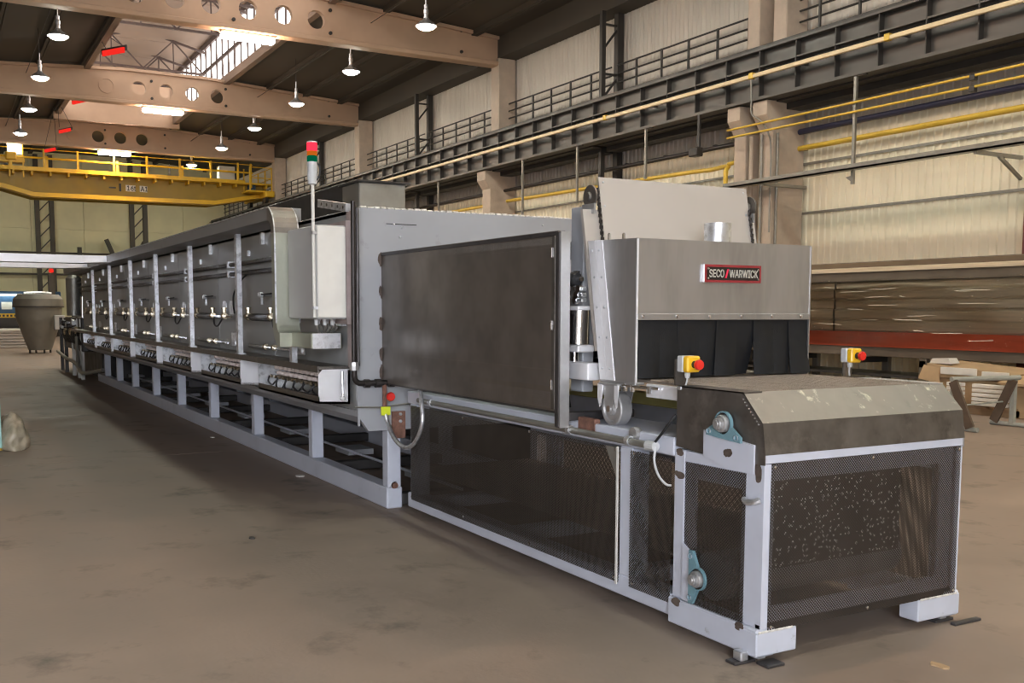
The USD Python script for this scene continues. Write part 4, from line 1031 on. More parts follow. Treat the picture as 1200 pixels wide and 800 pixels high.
# caster that carries the hood on the frame
wx, wz = -1.085, 0.928
for y in (0.02, 0.125):
    Part().hull([(wx + a, y + b, z) for a, z in ((-0.06, 1.045), (0.06, 1.045), (0.02, 0.91), (-0.02, 0.91)) for b in (0, 0.004)]).build('caster_fork', 'cast_iron', ho)
for a, b in ((-0.085, -0.045), (0.055, 0.085)):
    Part().hull([(wx + a, 0.01, 1.045), (wx + b, 0.01, 1.045), (wx + a, 0.01, 0.98), (wx + (a + b) / 2, 0.01, 0.93), (wx + b, 0.01, 0.97), (wx + a, 0.02, 1.045), (wx + b, 0.02, 1.045), (wx + (a + b) / 2, 0.02, 0.94)]).build('caster_cheek', 'bright_sheet', ho)
Part().box((wx - 0.08, 0.01, 1.04), (wx + 0.08, 0.14, 1.053), 0.003).build('caster_plate', 'cast_iron', ho)
cw_ = Part().lathe([(0.012, -0.02), (0.03, -0.02), (0.035, -0.006), (0.058, -0.004), (0.064, -0.012), (0.078, -0.012), (0.084, -0.006), (0.084, 0.05), (0.078, 0.056), (0.02, 0.056)], 'y', (wx, 0.045, wz), 36).build('caster_wheel', 'cast_iron', ho, label='grey cast caster wheel', smooth=35)
Part().lathe([(0, -0.03), (0.016, -0.03), (0.016, 0.02), (0, 0.02)], 'y', (wx, 0.045, wz), 10).build('axle_bolt', 'chrome', cw_)
# black curtain strips in the mouth
n = 9
for k in range(n):
    y0 = HY0 + 0.015 + k * (HY1 - HY0 - 0.03) / n
    w = (HY1 - HY0 - 0.03) / n * 1.12
    sw, tw = rng.uniform(-0.015, 0.03), rng.uniform(-0.012, 0.012)
    g = np.linspace(0, 1, 9); h = np.linspace(0, 1, 5)
    V = np.array([(HX - 0.012 - 0.006 * (k % 2) - 0.03 * b * b + sw * b * b * 2 + 0.012 * math.sin(3.1 * a) * b, y0 + w * a + tw * b * b, 1.365 - 0.282 * b) for b in g for a in h])
    F = [[i * 5 + j, i * 5 + j + 1, i * 5 + j + 6] for i in range(8) for j in range(4)] + [[i * 5 + j, i * 5 + j + 6, i * 5 + j + 5] for i in range(8) for j in range(4)]
    m = trimesh.Trimesh(V, F, process=False)
    back = trimesh.Trimesh(V - (0.003, 0, 0), np.array(F)[:, ::-1], process=False)
    Part().add(m).add(back).build('curtain_strip', 'black_cloth', ho, smooth=60)
# name plate
npx = HX + 0.0
sg = thing('name_plate', 'dark red and black name plate lettered SECO/WARWICK on the hood front', 'sign', (HX, 0.602, 1.578))
Part().box((npx, 0.424, 1.535), (npx + 0.018, 0.78, 1.62), 0.002).build('backing', 'bright_sheet', sg)
Part().box((npx + 0.018, 0.424, 1.535), (npx + 0.0205, 0.78, 1.62)).build('border', 'sign_red', sg)
fd_ = Part().box((npx + 0.0205, 0.435, 1.5465), (npx + 0.0215, 0.769, 1.6085)).build('field', 'sign_black', sg)


def fit(text, y0, y1, z0, h, mat, name):
    m = meshkit.text_mesh(text, h, 0.002, True)
    w = m.bounds[1][0] - m.bounds[0][0]
    letters(text, h, 'yz', (npx + 0.0215, y0 - m.bounds[0][0] * (y1 - y0) / w, z0), mat, name, fd_, (y1 - y0) / w, True, 0.002)


fit('SECO', 0.449, 0.542, 1.56, 0.036, 'sign_letter', 'lettering')
fit('WARWICK', 0.575, 0.758, 1.56, 0.036, 'sign_letter', 'lettering')
Part().hull([(npx + 0.0215 + d, y, z) for d in (0, 0.002) for y, z in ((0.546, 1.556), (0.557, 1.556), (0.572, 1.6), (0.561, 1.6))]).build('slash', 'sign_slash', fd_)
for y in (0.443, 0.761):
    for z in (1.554, 1.6):
        Part().lathe([(0.0055, 0), (0.0055, 0.002), (0, 0.004)], 'x', (npx + 0.0215, y, z), 10).build('screw', 'chrome', fd_)

# sloping lift gate with chains and sprockets
lg = thing('lift_gate', 'sloping cream sheet gate behind the hood with chain and sprocket at each side', 'gate', (-1.35, 0.6, 1.5))
gx = lambda z: -1.185 - 0.198 * (z - 1.061)


def sloped(y0, y1, z0, z1, off, th=0.004):
    return Part().hull([(gx(z) + off + d, y, z) for y in (y0, y1) for z in (z0, z1) for d in (0, th)])


sloped(0.04, 1.17, 1.2, 1.9, -0.03, 0.02).build('gate_frame', 'cream_sheet', lg)
sloped(0.145, 1.125, 1.3, 2.065, 0.0).build('gate_sheet', 'cream_sheet', lg, label='cream sheet with four corner screws')
for y, z in ((0.17, 2.04), (1.1, 2.04), (0.165, 1.92), (1.1, 1.92)):
    Part().lathe([(0.006, 0), (0.006, 0.003), (0, 0.005)], 'x', (gx(z) + 0.004, y, z), 8).build('screw', 'galvanised', lg)
for y in (0.1, 1.15):
    s = -1 if y < 0.5 else 1
    Part().box((gx(1.96) - 0.08, y - 0.01, 1.88), (gx(1.96) + 0.03, y + 0.0, 1.93)).build('bearing_bracket', 'cast_iron', lg)
    Part().lathe([(0.0, -0.02), (0.02, -0.02), (0.024, -0.008), (0.04, -0.006), (0.058, -0.004), (0.058, 0.006), (0.02, 0.012), (0.0, 0.012)], 'y', (gx(1.965) - 0.02, y, 1.965), 24).build('sprocket', 'oily_steel', lg)
    ch = Part()
    for k in range(34):
        z = 2.0 - 0.0145 * k - (0.0 if s < 0 else 0.06)
        c = np.array((gx(z) + 0.014, y + 0.025 * (1 if s < 0 else -1.2), z))
        if k % 2: ch.box(c - (0.003, 0.011, 0.009), c + (0.003, 0.011, 0.009), 0.002)
        else: ch.box(c - (0.007, 0.004, 0.009), c + (0.007, 0.004, 0.009), 0.002)
    ch.build('chain', 'black_iron', lg)
Part().tube([(gx(1.965) - 0.02, 0.1, 1.965), (gx(1.965) - 0.02, 1.15, 1.965)], 0.015, 10).build('shaft', 'oily_steel', lg)

# conveyor bed ------------------------------------------------------------
cb = thing('conveyor_bed', 'low pale grey frame with two dark perforated side panels, furnace to drive end', 'conveyor frame', (-2, 0.59, 0))
BX0, BX1 = -3.45, -0.56
for y0, y1 in ((0.0, 0.1), (1.08, 1.18)):
    Part().box((BX0, y0, 0.05), (BX1, y1, 0.15), 0.006).build('bottom_rail', 'frame_paint', cb)
    Part().box((BX0, y0, 0.765), (BX1, y1, 0.848), 0.006).build('top_rail', 'frame_paint', cb)
    for x in (-3.4, -0.96):
        Part().box((x, y0, 0.15), (x + 0.1, y1, 0.765), 0.005).build('post', 'frame_paint', cb)
for x in (-3.3, -2.2, -1.1):
    Part().box((x, 0.1, 0.06), (x + 0.1, 1.08, 0.14), 0.005).build('cross_rail', 'frame_paint', cb)
    Part().box((x, 0.2, 0.0), (x + 0.1, 0.3, 0.06)).build('foot', 'frame_paint', cb)
    Part().box((x, 0.88, 0.0), (x + 0.1, 0.98, 0.06)).build('foot', 'frame_paint', cb)
Part().box((-1.35, 0.1, 0.83), (BX1, 0.34, 0.846)).build('deck_plate', 'frame_paint', cb)
Part().box((BX0, 1.0, 0.5), (BX1, 1.04, 0.846)).build('far_beam', 'frame_paint', cb)
Part().box((BX0, 0.48, 0.90), (BX1, 0.54, 0.965), 0.005).build('olive_beam', 'olive_paint', cb, label='olive painted belt support beam')
for y in (-0.006, 1.186):
    for x0, x1 in ((-3.38, -0.955), (-0.87, -0.565)):
        Part().box((x0, y, 0.11), (x1, y + 0.002, 0.755)).build('perforated_panel', 'perforated', cb)
for x in (-3.38, -2.6, -1.8, -1.0, -0.85):
    for z in (0.745, 0.13):
        Part().lathe([(0.008, 0), (0.008, -0.004), (0, -0.007)], 'y', (x + 0.01, -0.006, z), 8).build('panel_screw', 'chrome', cb)
Part().box((-0.975, -0.012, 0.1), (-0.962, -0.006, 0.76)).build('panel_edge', 'paper', cb)
Part().hull([(-1.07, -0.008, 0.755), (-0.97, -0.008, 0.755), (-0.97, -0.008, 0.6), (-0.97, -0.004, 0.6), (-1.07, -0.004, 0.755), (-0.97, -0.004, 0.755)]).build('corner_gusset', 'galvanised_dull', cb)
Part().tube([(-3.2, -0.03, 0.805), (-2, -0.03, 0.803), (-0.68, -0.03, 0.8)], 0.016, 10).build('conduit', 'galvanised_dull', cb, smooth=40)
Part().lathe([(0.02, -0.04), (0.022, -0.04), (0.022, 0.02), (0.0, 0.02)], 'x', (-0.67, -0.03, 0.8), 12).build('conduit_end', 'grey_plastic', cb)
for x in (-3.0, -1.35, -0.85):
    Part().lathe([(0.017, -0.014), (0.024, -0.014), (0.024, 0.014), (0.017, 0.014)], 'x', (x, -0.03, 0.803), 12).build('conduit_clip', 'galvanised', cb)
Part().box((-1.32, -0.004, 0.8), (-1.17, 0.03, 0.87), 0.003).build('rusty_bracket', 'rust', cb)
Part().lathe([(0.0, -0.02), (0.03, -0.018), (0.034, 0.0), (0.03, 0.018), (0, 0.02)], 'y', (-0.84, 0.0, 0.835), 14).build('cam_follower', 'cast_iron', cb)
Part().box((-0.86, 0.07, 1.0), (-0.5, 0.09, 1.062), 0.003).build('belt_rail', 'bright_sheet', cb)
Part().box((-0.86, 1.09, 1.0), (-0.5, 1.11, 1.062), 0.003).build('belt_rail', 'bright_sheet', cb)
for x in (-0.6,):
    for y in (0.075, 1.09):
        Part().box((x, y, 0.84), (x + 0.04, y + 0.015, 1.0)).build('rail_stand', 'frame_paint', cb)
cbl = thing('drooping_cable', 'grey cable drooping from the conduit end to the drive frame', 'cable', (-0.6, -0.03, 0.8))
Part().tube(smoothline([(-0.65, -0.03, 0.8), (-0.64, -0.045, 0.74), (-0.61, -0.045, 0.68), (-0.57, -0.035, 0.645), (-0.55, -0.02, 0.64)], 5), 0.0055, 8).build('cable', 'grey_plastic', cbl, smooth=40)
Part().tube(smoothline([(-0.66, -0.03, 0.815), (-0.6, -0.03, 0.87), (-0.56, -0.02, 0.92), (-0.545, 0.0, 0.95)], 5), 0.006, 8).build('cable', 'rubber', cbl, smooth=40)

# mesh belt
mb = thing('mesh_belt', 'brown woven wire belt coming out under the black curtain onto the drive end', 'conveyor belt', (-1, 0.59, 1.07))
Part().box((-3.6, 0.09, 1.064), (-0.128, 1.09, 1.076)).build('carrying_run', 'mesh_belt', mb)
Part().box((-0.075, 0.09, 0.36), (-0.065, 0.86, 0.80)).build('hanging_run', 'belt_light_dots', mb)
Part().box((-3.6, 0.12, 0.28), (-0.36, 1.06, 0.29)).build('return_run', 'mesh_belt', mb)
wv = Part()
for x in np.arange(-0.86, -0.13, 0.018):
    wv.bar((x, 0.095, 1.0775), (x + 0.012, 1.085, 1.0775), 0.004, 0.003)
wv.build('cross_wires', 'mesh_belt', mb, kind='stuff')

# drive end ----------------------------------------------------------------
de = thing('drive_station', 'drive end of the conveyor with a chamfered steel cover, white frame and perforated panels', 'conveyor drive', (-0.28, 0.59, 0))
for y0, y1 in ((-0.02, 0.08), (1.1, 1.2)):
    Part().box((-0.56, y0, 0.03), (0.0, y1, 0.145), 0.006).build('base_beam', 'frame_paint', de)
    yy = 0.0 if y0 < 0.5 else 1.145
    Part().box((-0.553, yy, 0.145), (-0.485, yy + 0.035, 0.8), 0.003).build('rear_post', 'frame_paint', de)
    Part().prism([(-0.105, yy), (-0.0005, yy), (-0.0005, yy + 0.035), (-0.008, yy + 0.035), (-0.008, yy + 0.006), (-0.105, yy + 0.006)] if y0 < 0.5 else [(-0.105, yy + 0.035), (-0.0005, yy + 0.035), (-0.0005, yy), (-0.008, yy), (-0.008, yy + 0.029), (-0.105, yy + 0.029)], 'xy', 0.146, 0.803).build('corner_post', 'frame_paint', de)
    Part().box((-0.484, yy + 0.0015, 0.752), (-0.106, yy + 0.03, 0.799), 0.002).build('upper_rail', 'frame_paint', de)
    for x0, x1, z0, z1 in ((-0.475, -0.42, 0.15, 0.75), (-0.42, -0.11, 0.685, 0.75), (-0.135, -0.107, 0.15, 0.685)):
        Part().box((x0, yy + 0.012, z0), (x1, yy + 0.022, z1)).build('inner_frame', 'frame_paint', de)
Part().box((-0.006, 0.001, 0.806), (0.002, 1.179, 0.84), 0.001).build('front_rail', 'frame_paint', de)
Part().box((-0.03, 0.0, 0.13), (-0.006, 1.18, 0.16)).build('front_sill', 'dark_steel', de)
for y0, y1, z0, z1 in ((0.04, 1.14, 0.73, 0.8), (0.04, 1.14, 0.14, 0.225), (0.04, 0.07, 0.225, 0.73), (1.06, 1.14, 0.225, 0.73)):
    Part().box((-0.028, y0, z0), (-0.018, y1, z1)).build('inner_frame', 'frame_paint', de)
for y0, y1 in ((-0.022, 0.195), (0.925, 1.202)):
    Part().box((-0.1, y0, 0.035), (0.004, y1, 0.133), 0.005).build('foot_block', 'frame_paint', de)
    p = Part().box((-0.002, y0 + 0.01, 0.128), (0.006, y1 - 0.02, 0.138), 0.003)
    p.build('foot_weld', 'weld', de)
for (x0, y0, x1, y1) in ((-0.1, -0.09, -0.04, 0.02), (-0.02, 0.0, 0.05, 0.09), (0.02, 1.12, 0.05, 1.3), (-0.09, 1.08, -0.02, 1.2)):
    Part().box((x0, y0, 0.0), (x1, y1, 0.012), 0.003).build('shim_plate', 'dark_frame', de)
Part().box((-0.09, -0.06, 0.012), (-0.04, -0.02, 0.05), 0.004).build('levelling_nut', 'galvanised', de)
Part().box((-0.07, 0.02, 0.012), (-0.03, 0.06, 0.03)).build('levelling_pad', 'cast_iron', de)
Part().box((-0.07, 1.12, 0.012), (-0.03, 1.16, 0.035)).build('levelling_pad', 'cast_iron', de)
# panels
Part().box((-0.475, -0.003, 0.14), (-0.1, -0.001, 0.755)).build('perforated_panel', 'perforated', de)
Part().box((-0.475, 1.182, 0.14), (-0.1, 1.184, 0.755)).build('perforated_panel', 'perforated', de)
Part().box((0.001, 0.035, 0.135), (0.003, 1.165, 0.805)).build('perforated_panel', 'perforated', de)
for y in (0.05, 0.6, 1.15):
    for z in (0.79, 0.15):
        Part().lathe([(0.007, 0), (0.007, 0.004), (0, 0.007)], 'x', (0.003, y, z), 8).build('panel_screw', 'chrome', de)
# cover
prof = [(-0.54, 1.077), (-0.126, 1.077), (-0.012, 0.962), (0.004, 0.845), (0.004, 0.8), (-0.35, 0.8), (-0.54, 0.815)]
Part().prism(prof, 'xz', -0.004, 0.0).build('cover_side', 'oily_steel', de, label='dark oily cover side plate')
Part().prism(prof, 'xz', 1.18, 1.184).build('cover_side', 'cast_iron', de)
Part().hull([(x + a, y, z + b) for x, z in ((-0.126, 1.077), (-0.012, 0.964)) for y in (-0.004, 1.184) for a, b in ((0, 0), (-0.003, -0.003))]).build('cover_slope', 'cover_top', de, label='scuffed beige sloping cover')
Part().hull([(x + a, y, z) for x, z in ((-0.012, 0.964), (0.006, 0.84)) for y in (-0.004, 1.184) for a in (0, -0.003)]).build('cover_apron', 'oily_steel', de)
Part().box((-0.54, -0.004, 1.072), (-0.12, 0.09, 1.078)).build('cover_top_strip', 'oily_steel', de)
Part().box((-0.54, 1.09, 1.072), (-0.12, 1.184, 1.078)).build('cover_top_strip', 'cast_iron', de)
for k in range(9):
    z = 1.05 - 0.0115 * k
    Part().lathe([(0.004, 0), (0.004, -0.003), (0, -0.005)], 'y', (-0.126 + 0.0115 * k - 0.0, -0.004, z), 6).build('edge_rivet', 'chrome', de)
# bearing plates, bearings, drums
Part().prism([(-0.352, 0.80), (-0.352, 0.905), (-0.05, 0.875), (-0.05, 0.76), (-0.2, 0.76)], 'xz', -0.012, -0.004).build('bearing_plate', 'frame_paint', de)
Part().prism([(-0.475, 0.15), (-0.475, 0.40), (-0.40, 0.36), (-0.40, 0.15)], 'xz', -0.012, -0.004).build('bearing_plate', 'frame_paint', de)
scorch('xz', -0.205, 0.828, 0.03, 0.026, -0.012, -0.002, de)


def bearing(x, z, upright):
    y = -0.012
    hous = Point(x, z).buffer(0.05, 24)
    if upright:
        body = unary_union([hous, Polygon([(x - 0.1, z - 0.055), (x + 0.105, z - 0.07), (x + 0.105, z - 0.048), (x + 0.05, z - 0.012), (x - 0.05, z - 0.004), (x - 0.1, z - 0.034)])])
    else:
        body = unary_union([hous, Polygon([(x - 0.055, z + 0.115), (x - 0.055, z - 0.115), (x - 0.03, z - 0.115), (x + 0.0, z - 0.055), (x + 0.0, z + 0.055), (x - 0.03, z + 0.115)])])
    body = body.difference(Point(x, z).buffer(0.044, 24))
    bh_ = Part().prism(body, 'xz', y - 0.014, y).build('bearing_housing', 'teal_paint', de, label='teal bearing housing')
    Part().lathe([(0.0445, -0.012), (0.044, -0.004), (0.03, -0.002), (0.0, -0.002)], 'y', (x, y, z), 24).build('bearing_ring', 'black_iron', bh_, smooth=40)
    Part().lathe([(0.0, -0.05), (0.012, -0.05), (0.014, -0.047), (0.021, -0.047), (0.024, -0.044), (0.025, -0.03), (0.033, -0.028), (0.036, -0.022), (0.036, -0.002), (0.0, -0.002)], 'y', (x, y, z), 24).build('shaft_end', 'cast_iron', bh_, smooth=40)
    for dx, dz in (((-0.08, -0.038), (0.085, -0.05)) if upright else ((-0.043, 0.09), (-0.043, -0.09))):
        Part().lathe([(0.012, -0.038), (0.012, -0.03), (0.0, -0.03)], 'y', (x + dx, y + 0.017, z + dz), 6).build('bearing_bolt', 'galvanised', bh_)


bearing(-0.221, 0.945, True)
bearing(-0.36, 0.268, False)
for x, z in ((-0.225, 0.945), (-0.36, 0.27)):
    Part().tube([(x, 0.06, z), (x, 1.12, z)], 0.105, 24).build('drum', 'cast_iron', de, smooth=40)
Part().tube(smoothline([(-0.09, -0.02, 0.655), (-0.06, -0.035, 0.65), (-0.02, -0.035, 0.655), (-0.0, -0.02, 0.665)], 4), 0.012, 8).build('handle', 'galvanised', de)
for x, z, y in ((-0.52, 0.69, 0.0), (-0.5, 0.135, -0.02), (-0.1, 0.135, -0.02), (-0.52, 0.79, 0.0)):
    scorch('xz', x, z, 0.035, 0.02, y, -0.0015, de)
scorch('xz', -0.035, 0.765, 0.02, 0.05, 0.0, -0.0015, de)
Part().box((-0.54, -0.008, 1.06), (-0.51, -0.003, 1.075), 0.002).build('cover_clip', 'galvanised', de)


# emergency stops


def estop(x, y, z, label, cable):
    t = thing('emergency_stop', label, 'emergency stop', (x, y, z))
    Part().box((x - 0.075, y - (0.005 if y < 0.5 else -0.026), 1.078), (x - 0.066, y + (0.055 if y < 0.5 else 0.04), z + 0.02)).build('bracket', 'oily_steel', t)
    Part().box((x - 0.065, y - 0.002, z - 0.034), (x - 0.025, y + 0.07, z + 0.036), 0.005).build('back_box', 'grey_plastic', t)
    fc_ = Part().box((x - 0.025, y - 0.002, z - 0.034), (x + 0.01, y + 0.07, z + 0.036), 0.007).build('front_cover', 'estop_yellow', t)
    cl_ = Part().lathe([(0.016, 0), (0.016, 0.018), (0, 0.018)], 'x', (x + 0.01, y + 0.034, z), 16).build('collar', 'rubber', fc_)
    Part().lathe([(0.014, 0.016), (0.021, 0.022), (0.023, 0.032), (0.02, 0.04), (0.0, 0.043)], 'x', (x + 0.01, y + 0.034, z), 20).build('mushroom_button', 'estop_red', fc_, label='red mushroom button', smooth=50)
    Part().lathe([(0.0, -0.026), (0.01, -0.026), (0.013, -0.012), (0.013, 0.0), (0, 0.0)], 'z', (x - 0.035, y + 0.034, z - 0.034), 12).build('cable_gland', 'grey_plastic', t)
    Part().tube(smoothline(cable, 4), 0.004, 8).build('cable', 'grey_plastic', t)


estop(-0.485, 0.0, 1.17, 'yellow emergency stop with red button, left of the belt in front of the curtain', [(-0.52, 0.034, 1.115), (-0.52, 0.033, 1.1), (-0.525, 0.03, 1.079)])
estop(-0.62, 1.14, 1.18, 'yellow emergency stop with red button, right of the belt before the red beam', [(-0.655, 1.174, 1.125), (-0.655, 1.172, 1.1), (-0.645, 1.165, 1.079)])
# ================================================================== AROUND THE FURNACE
# wrapped long profiles stored along the right wall
rk = thing('storage_rack', 'low steel rack carrying the long wrapped stack along the right wall', 'rack', (-10, 11.5, 0))
for x in (-6.2, -8.03, -9.62, -11.3, -13.2):
    for y in (11.0, 12.0):
        Part().box((x - 0.07, y, 0), (x + 0.07, y + 0.1, 0.64), 0.01).build('leg', 'bundle_dark', rk)
    Part().box((x - 0.06, 11.0, 0.5), (x + 0.06, 12.1, 0.6)).build('cross_bar', 'dark_steel', rk)
Part().box((-14.5, 11.0, 0.64), (-4.8, 11.12, 0.8), 0.01).build('edge_beam', 'bundle_dark', rk)
Part().box((-14.5, 11.9, 0.64), (-4.8, 12.02, 0.8), 0.01).build('edge_beam', 'bundle_dark', rk)
Part().box((-14.5, 11.1, 0.3), (-4.8, 12.0, 0.34)).build('lower_shelf', 'dark_steel', rk)
rb = Part().prism([(10.98, 0.8), (11.14, 0.8), (11.14, 0.82), (11.0, 0.82), (11.0, 1.03), (11.14, 1.03), (11.14, 1.05), (10.98, 1.05)], 'yz', -14.4, -4.7)
rbp = rb.build('steel_beam', 'red_beam'); tag(rbp, 'long red steel beam lying under the wrapped profiles by the right wall', 'beam')
rows = [(1.052, 1.25, 0.0), (1.252, 1.43, -0.012), (1.432, 1.6, 0.006), (1.602, 1.76, -0.01), (1.762, 1.9, 0.01)]
rowlab = ['lowest wrapped bundle, right above the red beam', 'second wrapped bundle above the red beam', 'middle wrapped bundle of the stack, with bright glints', 'second wrapped bundle from the top of the stack', 'topmost film wrapped bundle, under the dark sheet']
for (z0, z1, dy), lab in zip(rows, rowlab):
    t = thing('wrapped_bundle', lab, 'bundle', (-9.6, 11.5, z0))
    nx, prof = 60, []
    c = 0.03
    sec = [(11.0 + dy, z0 + c), (11.0 + dy, z1 - c), (11.0 + dy + c, z1), (12.0, z1), (12.0, z0), (11.0 + dy + c, z0)]
    V = []
    for i in range(nx):
        x = -14.3 + i * (9.5 / (nx - 1))
        for j, (y, z) in enumerate(sec):
            q = meshkit.noise(np.array([x * 1.4, j * 1.7, z0 * 9.0]))
            V.append((x, y + (q - 0.5) * (0.045 if j in (0, 1, 2, 5) else 0), z + (0.012 * (q - 0.5) if j in (0, 1) else 0)))
    F = []
    for i in range(nx - 1):
        for j in range(6):
            a, b = i * 6 + j, i * 6 + (j + 1) % 6
            F += [[a, b, b + 6], [a, b + 6, a + 6]]
    F += [[0, j, j + 1] for j in range(1, 5)] + [[(nx - 1) * 6, (nx - 1) * 6 + j + 1, (nx - 1) * 6 + j] for j in range(1, 5)]
    Part().add(trimesh.Trimesh(V, F, process=False)).build('wrapped_profiles', 'bundle', t)
    for x in (-9.9,):
        Part().box((x, 10.965 + dy, z0), (x + 0.02, 10.99 + dy, z1)).build('strap', 'bundle_dark', t)
tc = thing('cover_sheet', 'grey folded sheet lying on top of the wrapped stack', 'sheet', (-9.6, 11.5, 1.9))
Part().hull([(x, y, z) for x in (-14.4, -4.7) for y, z in ((10.95, 2.06), (10.95, 2.12), (12.1, 2.2), (12.1, 2.14))]).build('top_sheet', 'bundle', tc)
Part().box((-14.4, 10.98, 1.905), (-4.7, 11.02, 2.07)).build('upstand', 'bundle_dark', tc)
Part().box((-14.4, 11.9, 1.91), (-4.7, 11.96, 2.16)).build('upstand', 'dark_steel', tc)
Part().hull([(x, y, z) for x in (-14.4, -4.7) for y, z in ((11.9, 2.16), (11.9, 2.27), (12.15, 2.3), (12.15, 2.16))]).build('back_fold', 'brown_fold', tc)

fv, ff, nx, nz = [], [], 90, 12
for i in range(nx):
    for j in range(nz):
        x, z = -14.2 + 9.4 * i / (nx - 1), 0.82 + 1.12 * j / (nz - 1)
        fv.append((x, 10.955 + 0.05 * (meshkit.noise(np.array([x * 1.1 + z, z * 5, 3.0])) - 0.6), z))
for i in range(nx - 1):
    for j in range(nz - 1):
        q = i * nz + j; ff += [[q, q + nz, q + nz + 1], [q, q + nz + 1, q + 1]]
fp = Part().add(trimesh.Trimesh(fv, ff, process=False)).build('stretch_film', 'stretch_film', smooth=True)
tag(fp, 'clear crinkled stretch film over the front of the wrapped stack and red beam', 'plastic film')

cr_ = Part()
for k in range(36):
    x, z, L = rng.uniform(-12.5, -5.2), rng.uniform(0.86, 1.88), rng.uniform(0.08, 0.7)
    hh, dz = rng.uniform(0.003, 0.008), rng.uniform(-0.02, 0.02)
    cr_.hull([(x, 10.925, z), (x + L, 10.925, z + dz), (x, 10.925 + 1.3 * hh, z + hh), (x + L, 10.925 + 1.3 * hh, z + dz + hh), (x + L / 2, 10.92, z + dz / 2 - 0.002), (x + L / 2, 10.935, z + dz / 2 - 0.001)])
cr_.build('film_glint_folds', 'film_glint', fp, kind='stuff')

# trestle


tt = thing('trestle', 'grey tube trestle standing on the floor right of the conveyor end', 'trestle', (-4.85, 8.15, 0))
Part().tube([(-4.93, 7.62, 0.6), (-4.76, 8.66, 0.6)], 0.03, 12).build('top_tube', 'trestle_paint', tt, smooth=40)
for y, xu, x0, x1, xb in ((7.66, -4.92, -5.35, -4.58, -4.66), (8.6, -4.79, -5.08, -4.45, -5.02)):
    Part().tube([(x0, y, 0.03), (x1, y, 0.03)], 0.028, 10).build('foot_tube', 'trestle_paint', tt, smooth=40)
    Part().bar((xu, y, 0.58), (xu, y, 0.03), 0.055, 0.055, up=(1, 0, 0)).build('upright', 'trestle_paint', tt)
    Part().bar((xu + 0.02, y - 0.045, 0.58), (xb, y - 0.03, 0.05), 0.03, 0.11, up=(1, 0, 0)).build('brace', 'trestle_brown', tt)
Part().tube([(-4.8, 7.62, 0.3), (-4.9, 8.58, 0.3)], 0.01, 8).build('tie_rod', 'trestle_paint', tt)
# carton on a pallet behind the trestle
pa = thing('pallet', 'wooden pallet on the floor under the open carton behind the trestle', 'pallet', (-6.3, 9.9, 0))
for y in (9.5, 9.95, 10.4):
    Part().box((-7.0, y, 0), (-5.3, y + 0.1, 0.1)).build('bearer', 'wood', pa)
for k in range(8):
    Part().box((-7.0 + k * 0.215, 9.45, 0.1), (-6.83 + k * 0.215, 10.55, 0.125), 0.004).build('deck_board', 'wood', pa)
bxs = thing('carton', 'torn brown carton with white foam behind the trestle', 'carton', (-6.4, 9.9, 0.13))
Part().hull([(-6.75, 9.55, 0.46), (-5.55, 9.55, 0.5), (-5.45, 9.55, 0.56), (-6.8, 9.55, 0.66), (-6.75, 10.3, 0.46), (-5.5, 10.3, 0.5), (-5.45, 10.3, 0.6), (-6.8, 10.3, 0.68)]).build('lid', 'cardboard', bxs)
Part().box((-6.55, 9.52, 0.52), (-5.98, 9.548, 0.62), 0.006).build('foam_slab', 'paper', bxs)
Part().box((-5.9, 9.52, 0.52), (-5.5, 9.548, 0.59), 0.006).build('foam_slab', 'paper', bxs)
Part().hull([(-6.8, 9.6, 0.66), (-6.45, 9.6, 0.66), (-6.48, 9.6, 0.74), (-6.75, 9.6, 0.73), (-6.8, 9.8, 0.67), (-6.45, 9.8, 0.67), (-6.5, 9.8, 0.74)]).build('foam_lump', 'paper', bxs)
Part().box((-6.7, 9.6, 0.125), (-5.6, 10.25, 0.46), 0.01).build('box_body', 'cardboard', bxs)
Part().hull([(-6.9, 9.5, 0.44), (-6.55, 9.5, 0.38), (-6.6, 9.55, 0.6), (-6.85, 9.55, 0.64), (-6.9, 9.52, 0.44), (-6.55, 9.53, 0.38)]).build('torn_flap', 'cardboard', bxs)
for k, (x0, x1) in enumerate(((-6.35, -6.12), (-5.95, -5.45))):
    t = thing('white_crate', ('white plastic crate standing left', 'white slatted crate standing right')[k] + ' under the torn carton, seen through the trestle', 'crate', ((x0 + x1) / 2, 9.5, 0.13))
    for q in range(5):
        Part().box((x0, 9.4, 0.135 + q * 0.06), (x1, 9.5, 0.183 + q * 0.06), 0.005).build('slat', 'paper', t)
bd = Part().hull([(-5.5, 9.3, 0.45), (-4.2, 9.4, 0.4), (-4.2, 10.6, 0.52), (-5.5, 10.6, 0.66), (-5.5, 9.3, 0.48), (-4.2, 9.4, 0.43), (-4.2, 10.6, 0.55), (-5.5, 10.6, 0.69)]).build('cardboard_sheet', 'cardboard')
tag(bd, 'tan cardboard sheet lying over the carton at the right edge of the picture', 'cardboard sheet')
cs = thing('carton', 'plain brown carton under the tan cardboard sheet', 'carton', (-4.9, 10.0, 0))
Part().box((-5.4, 9.5, 0.0), (-4.3, 10.4, 0.42), 0.01).build('box_body', 'cardboard', cs)
Part().box((-5.4, 9.9, 0.42), (-4.3, 9.98, 0.423)).build('tape', 'wood', cs)

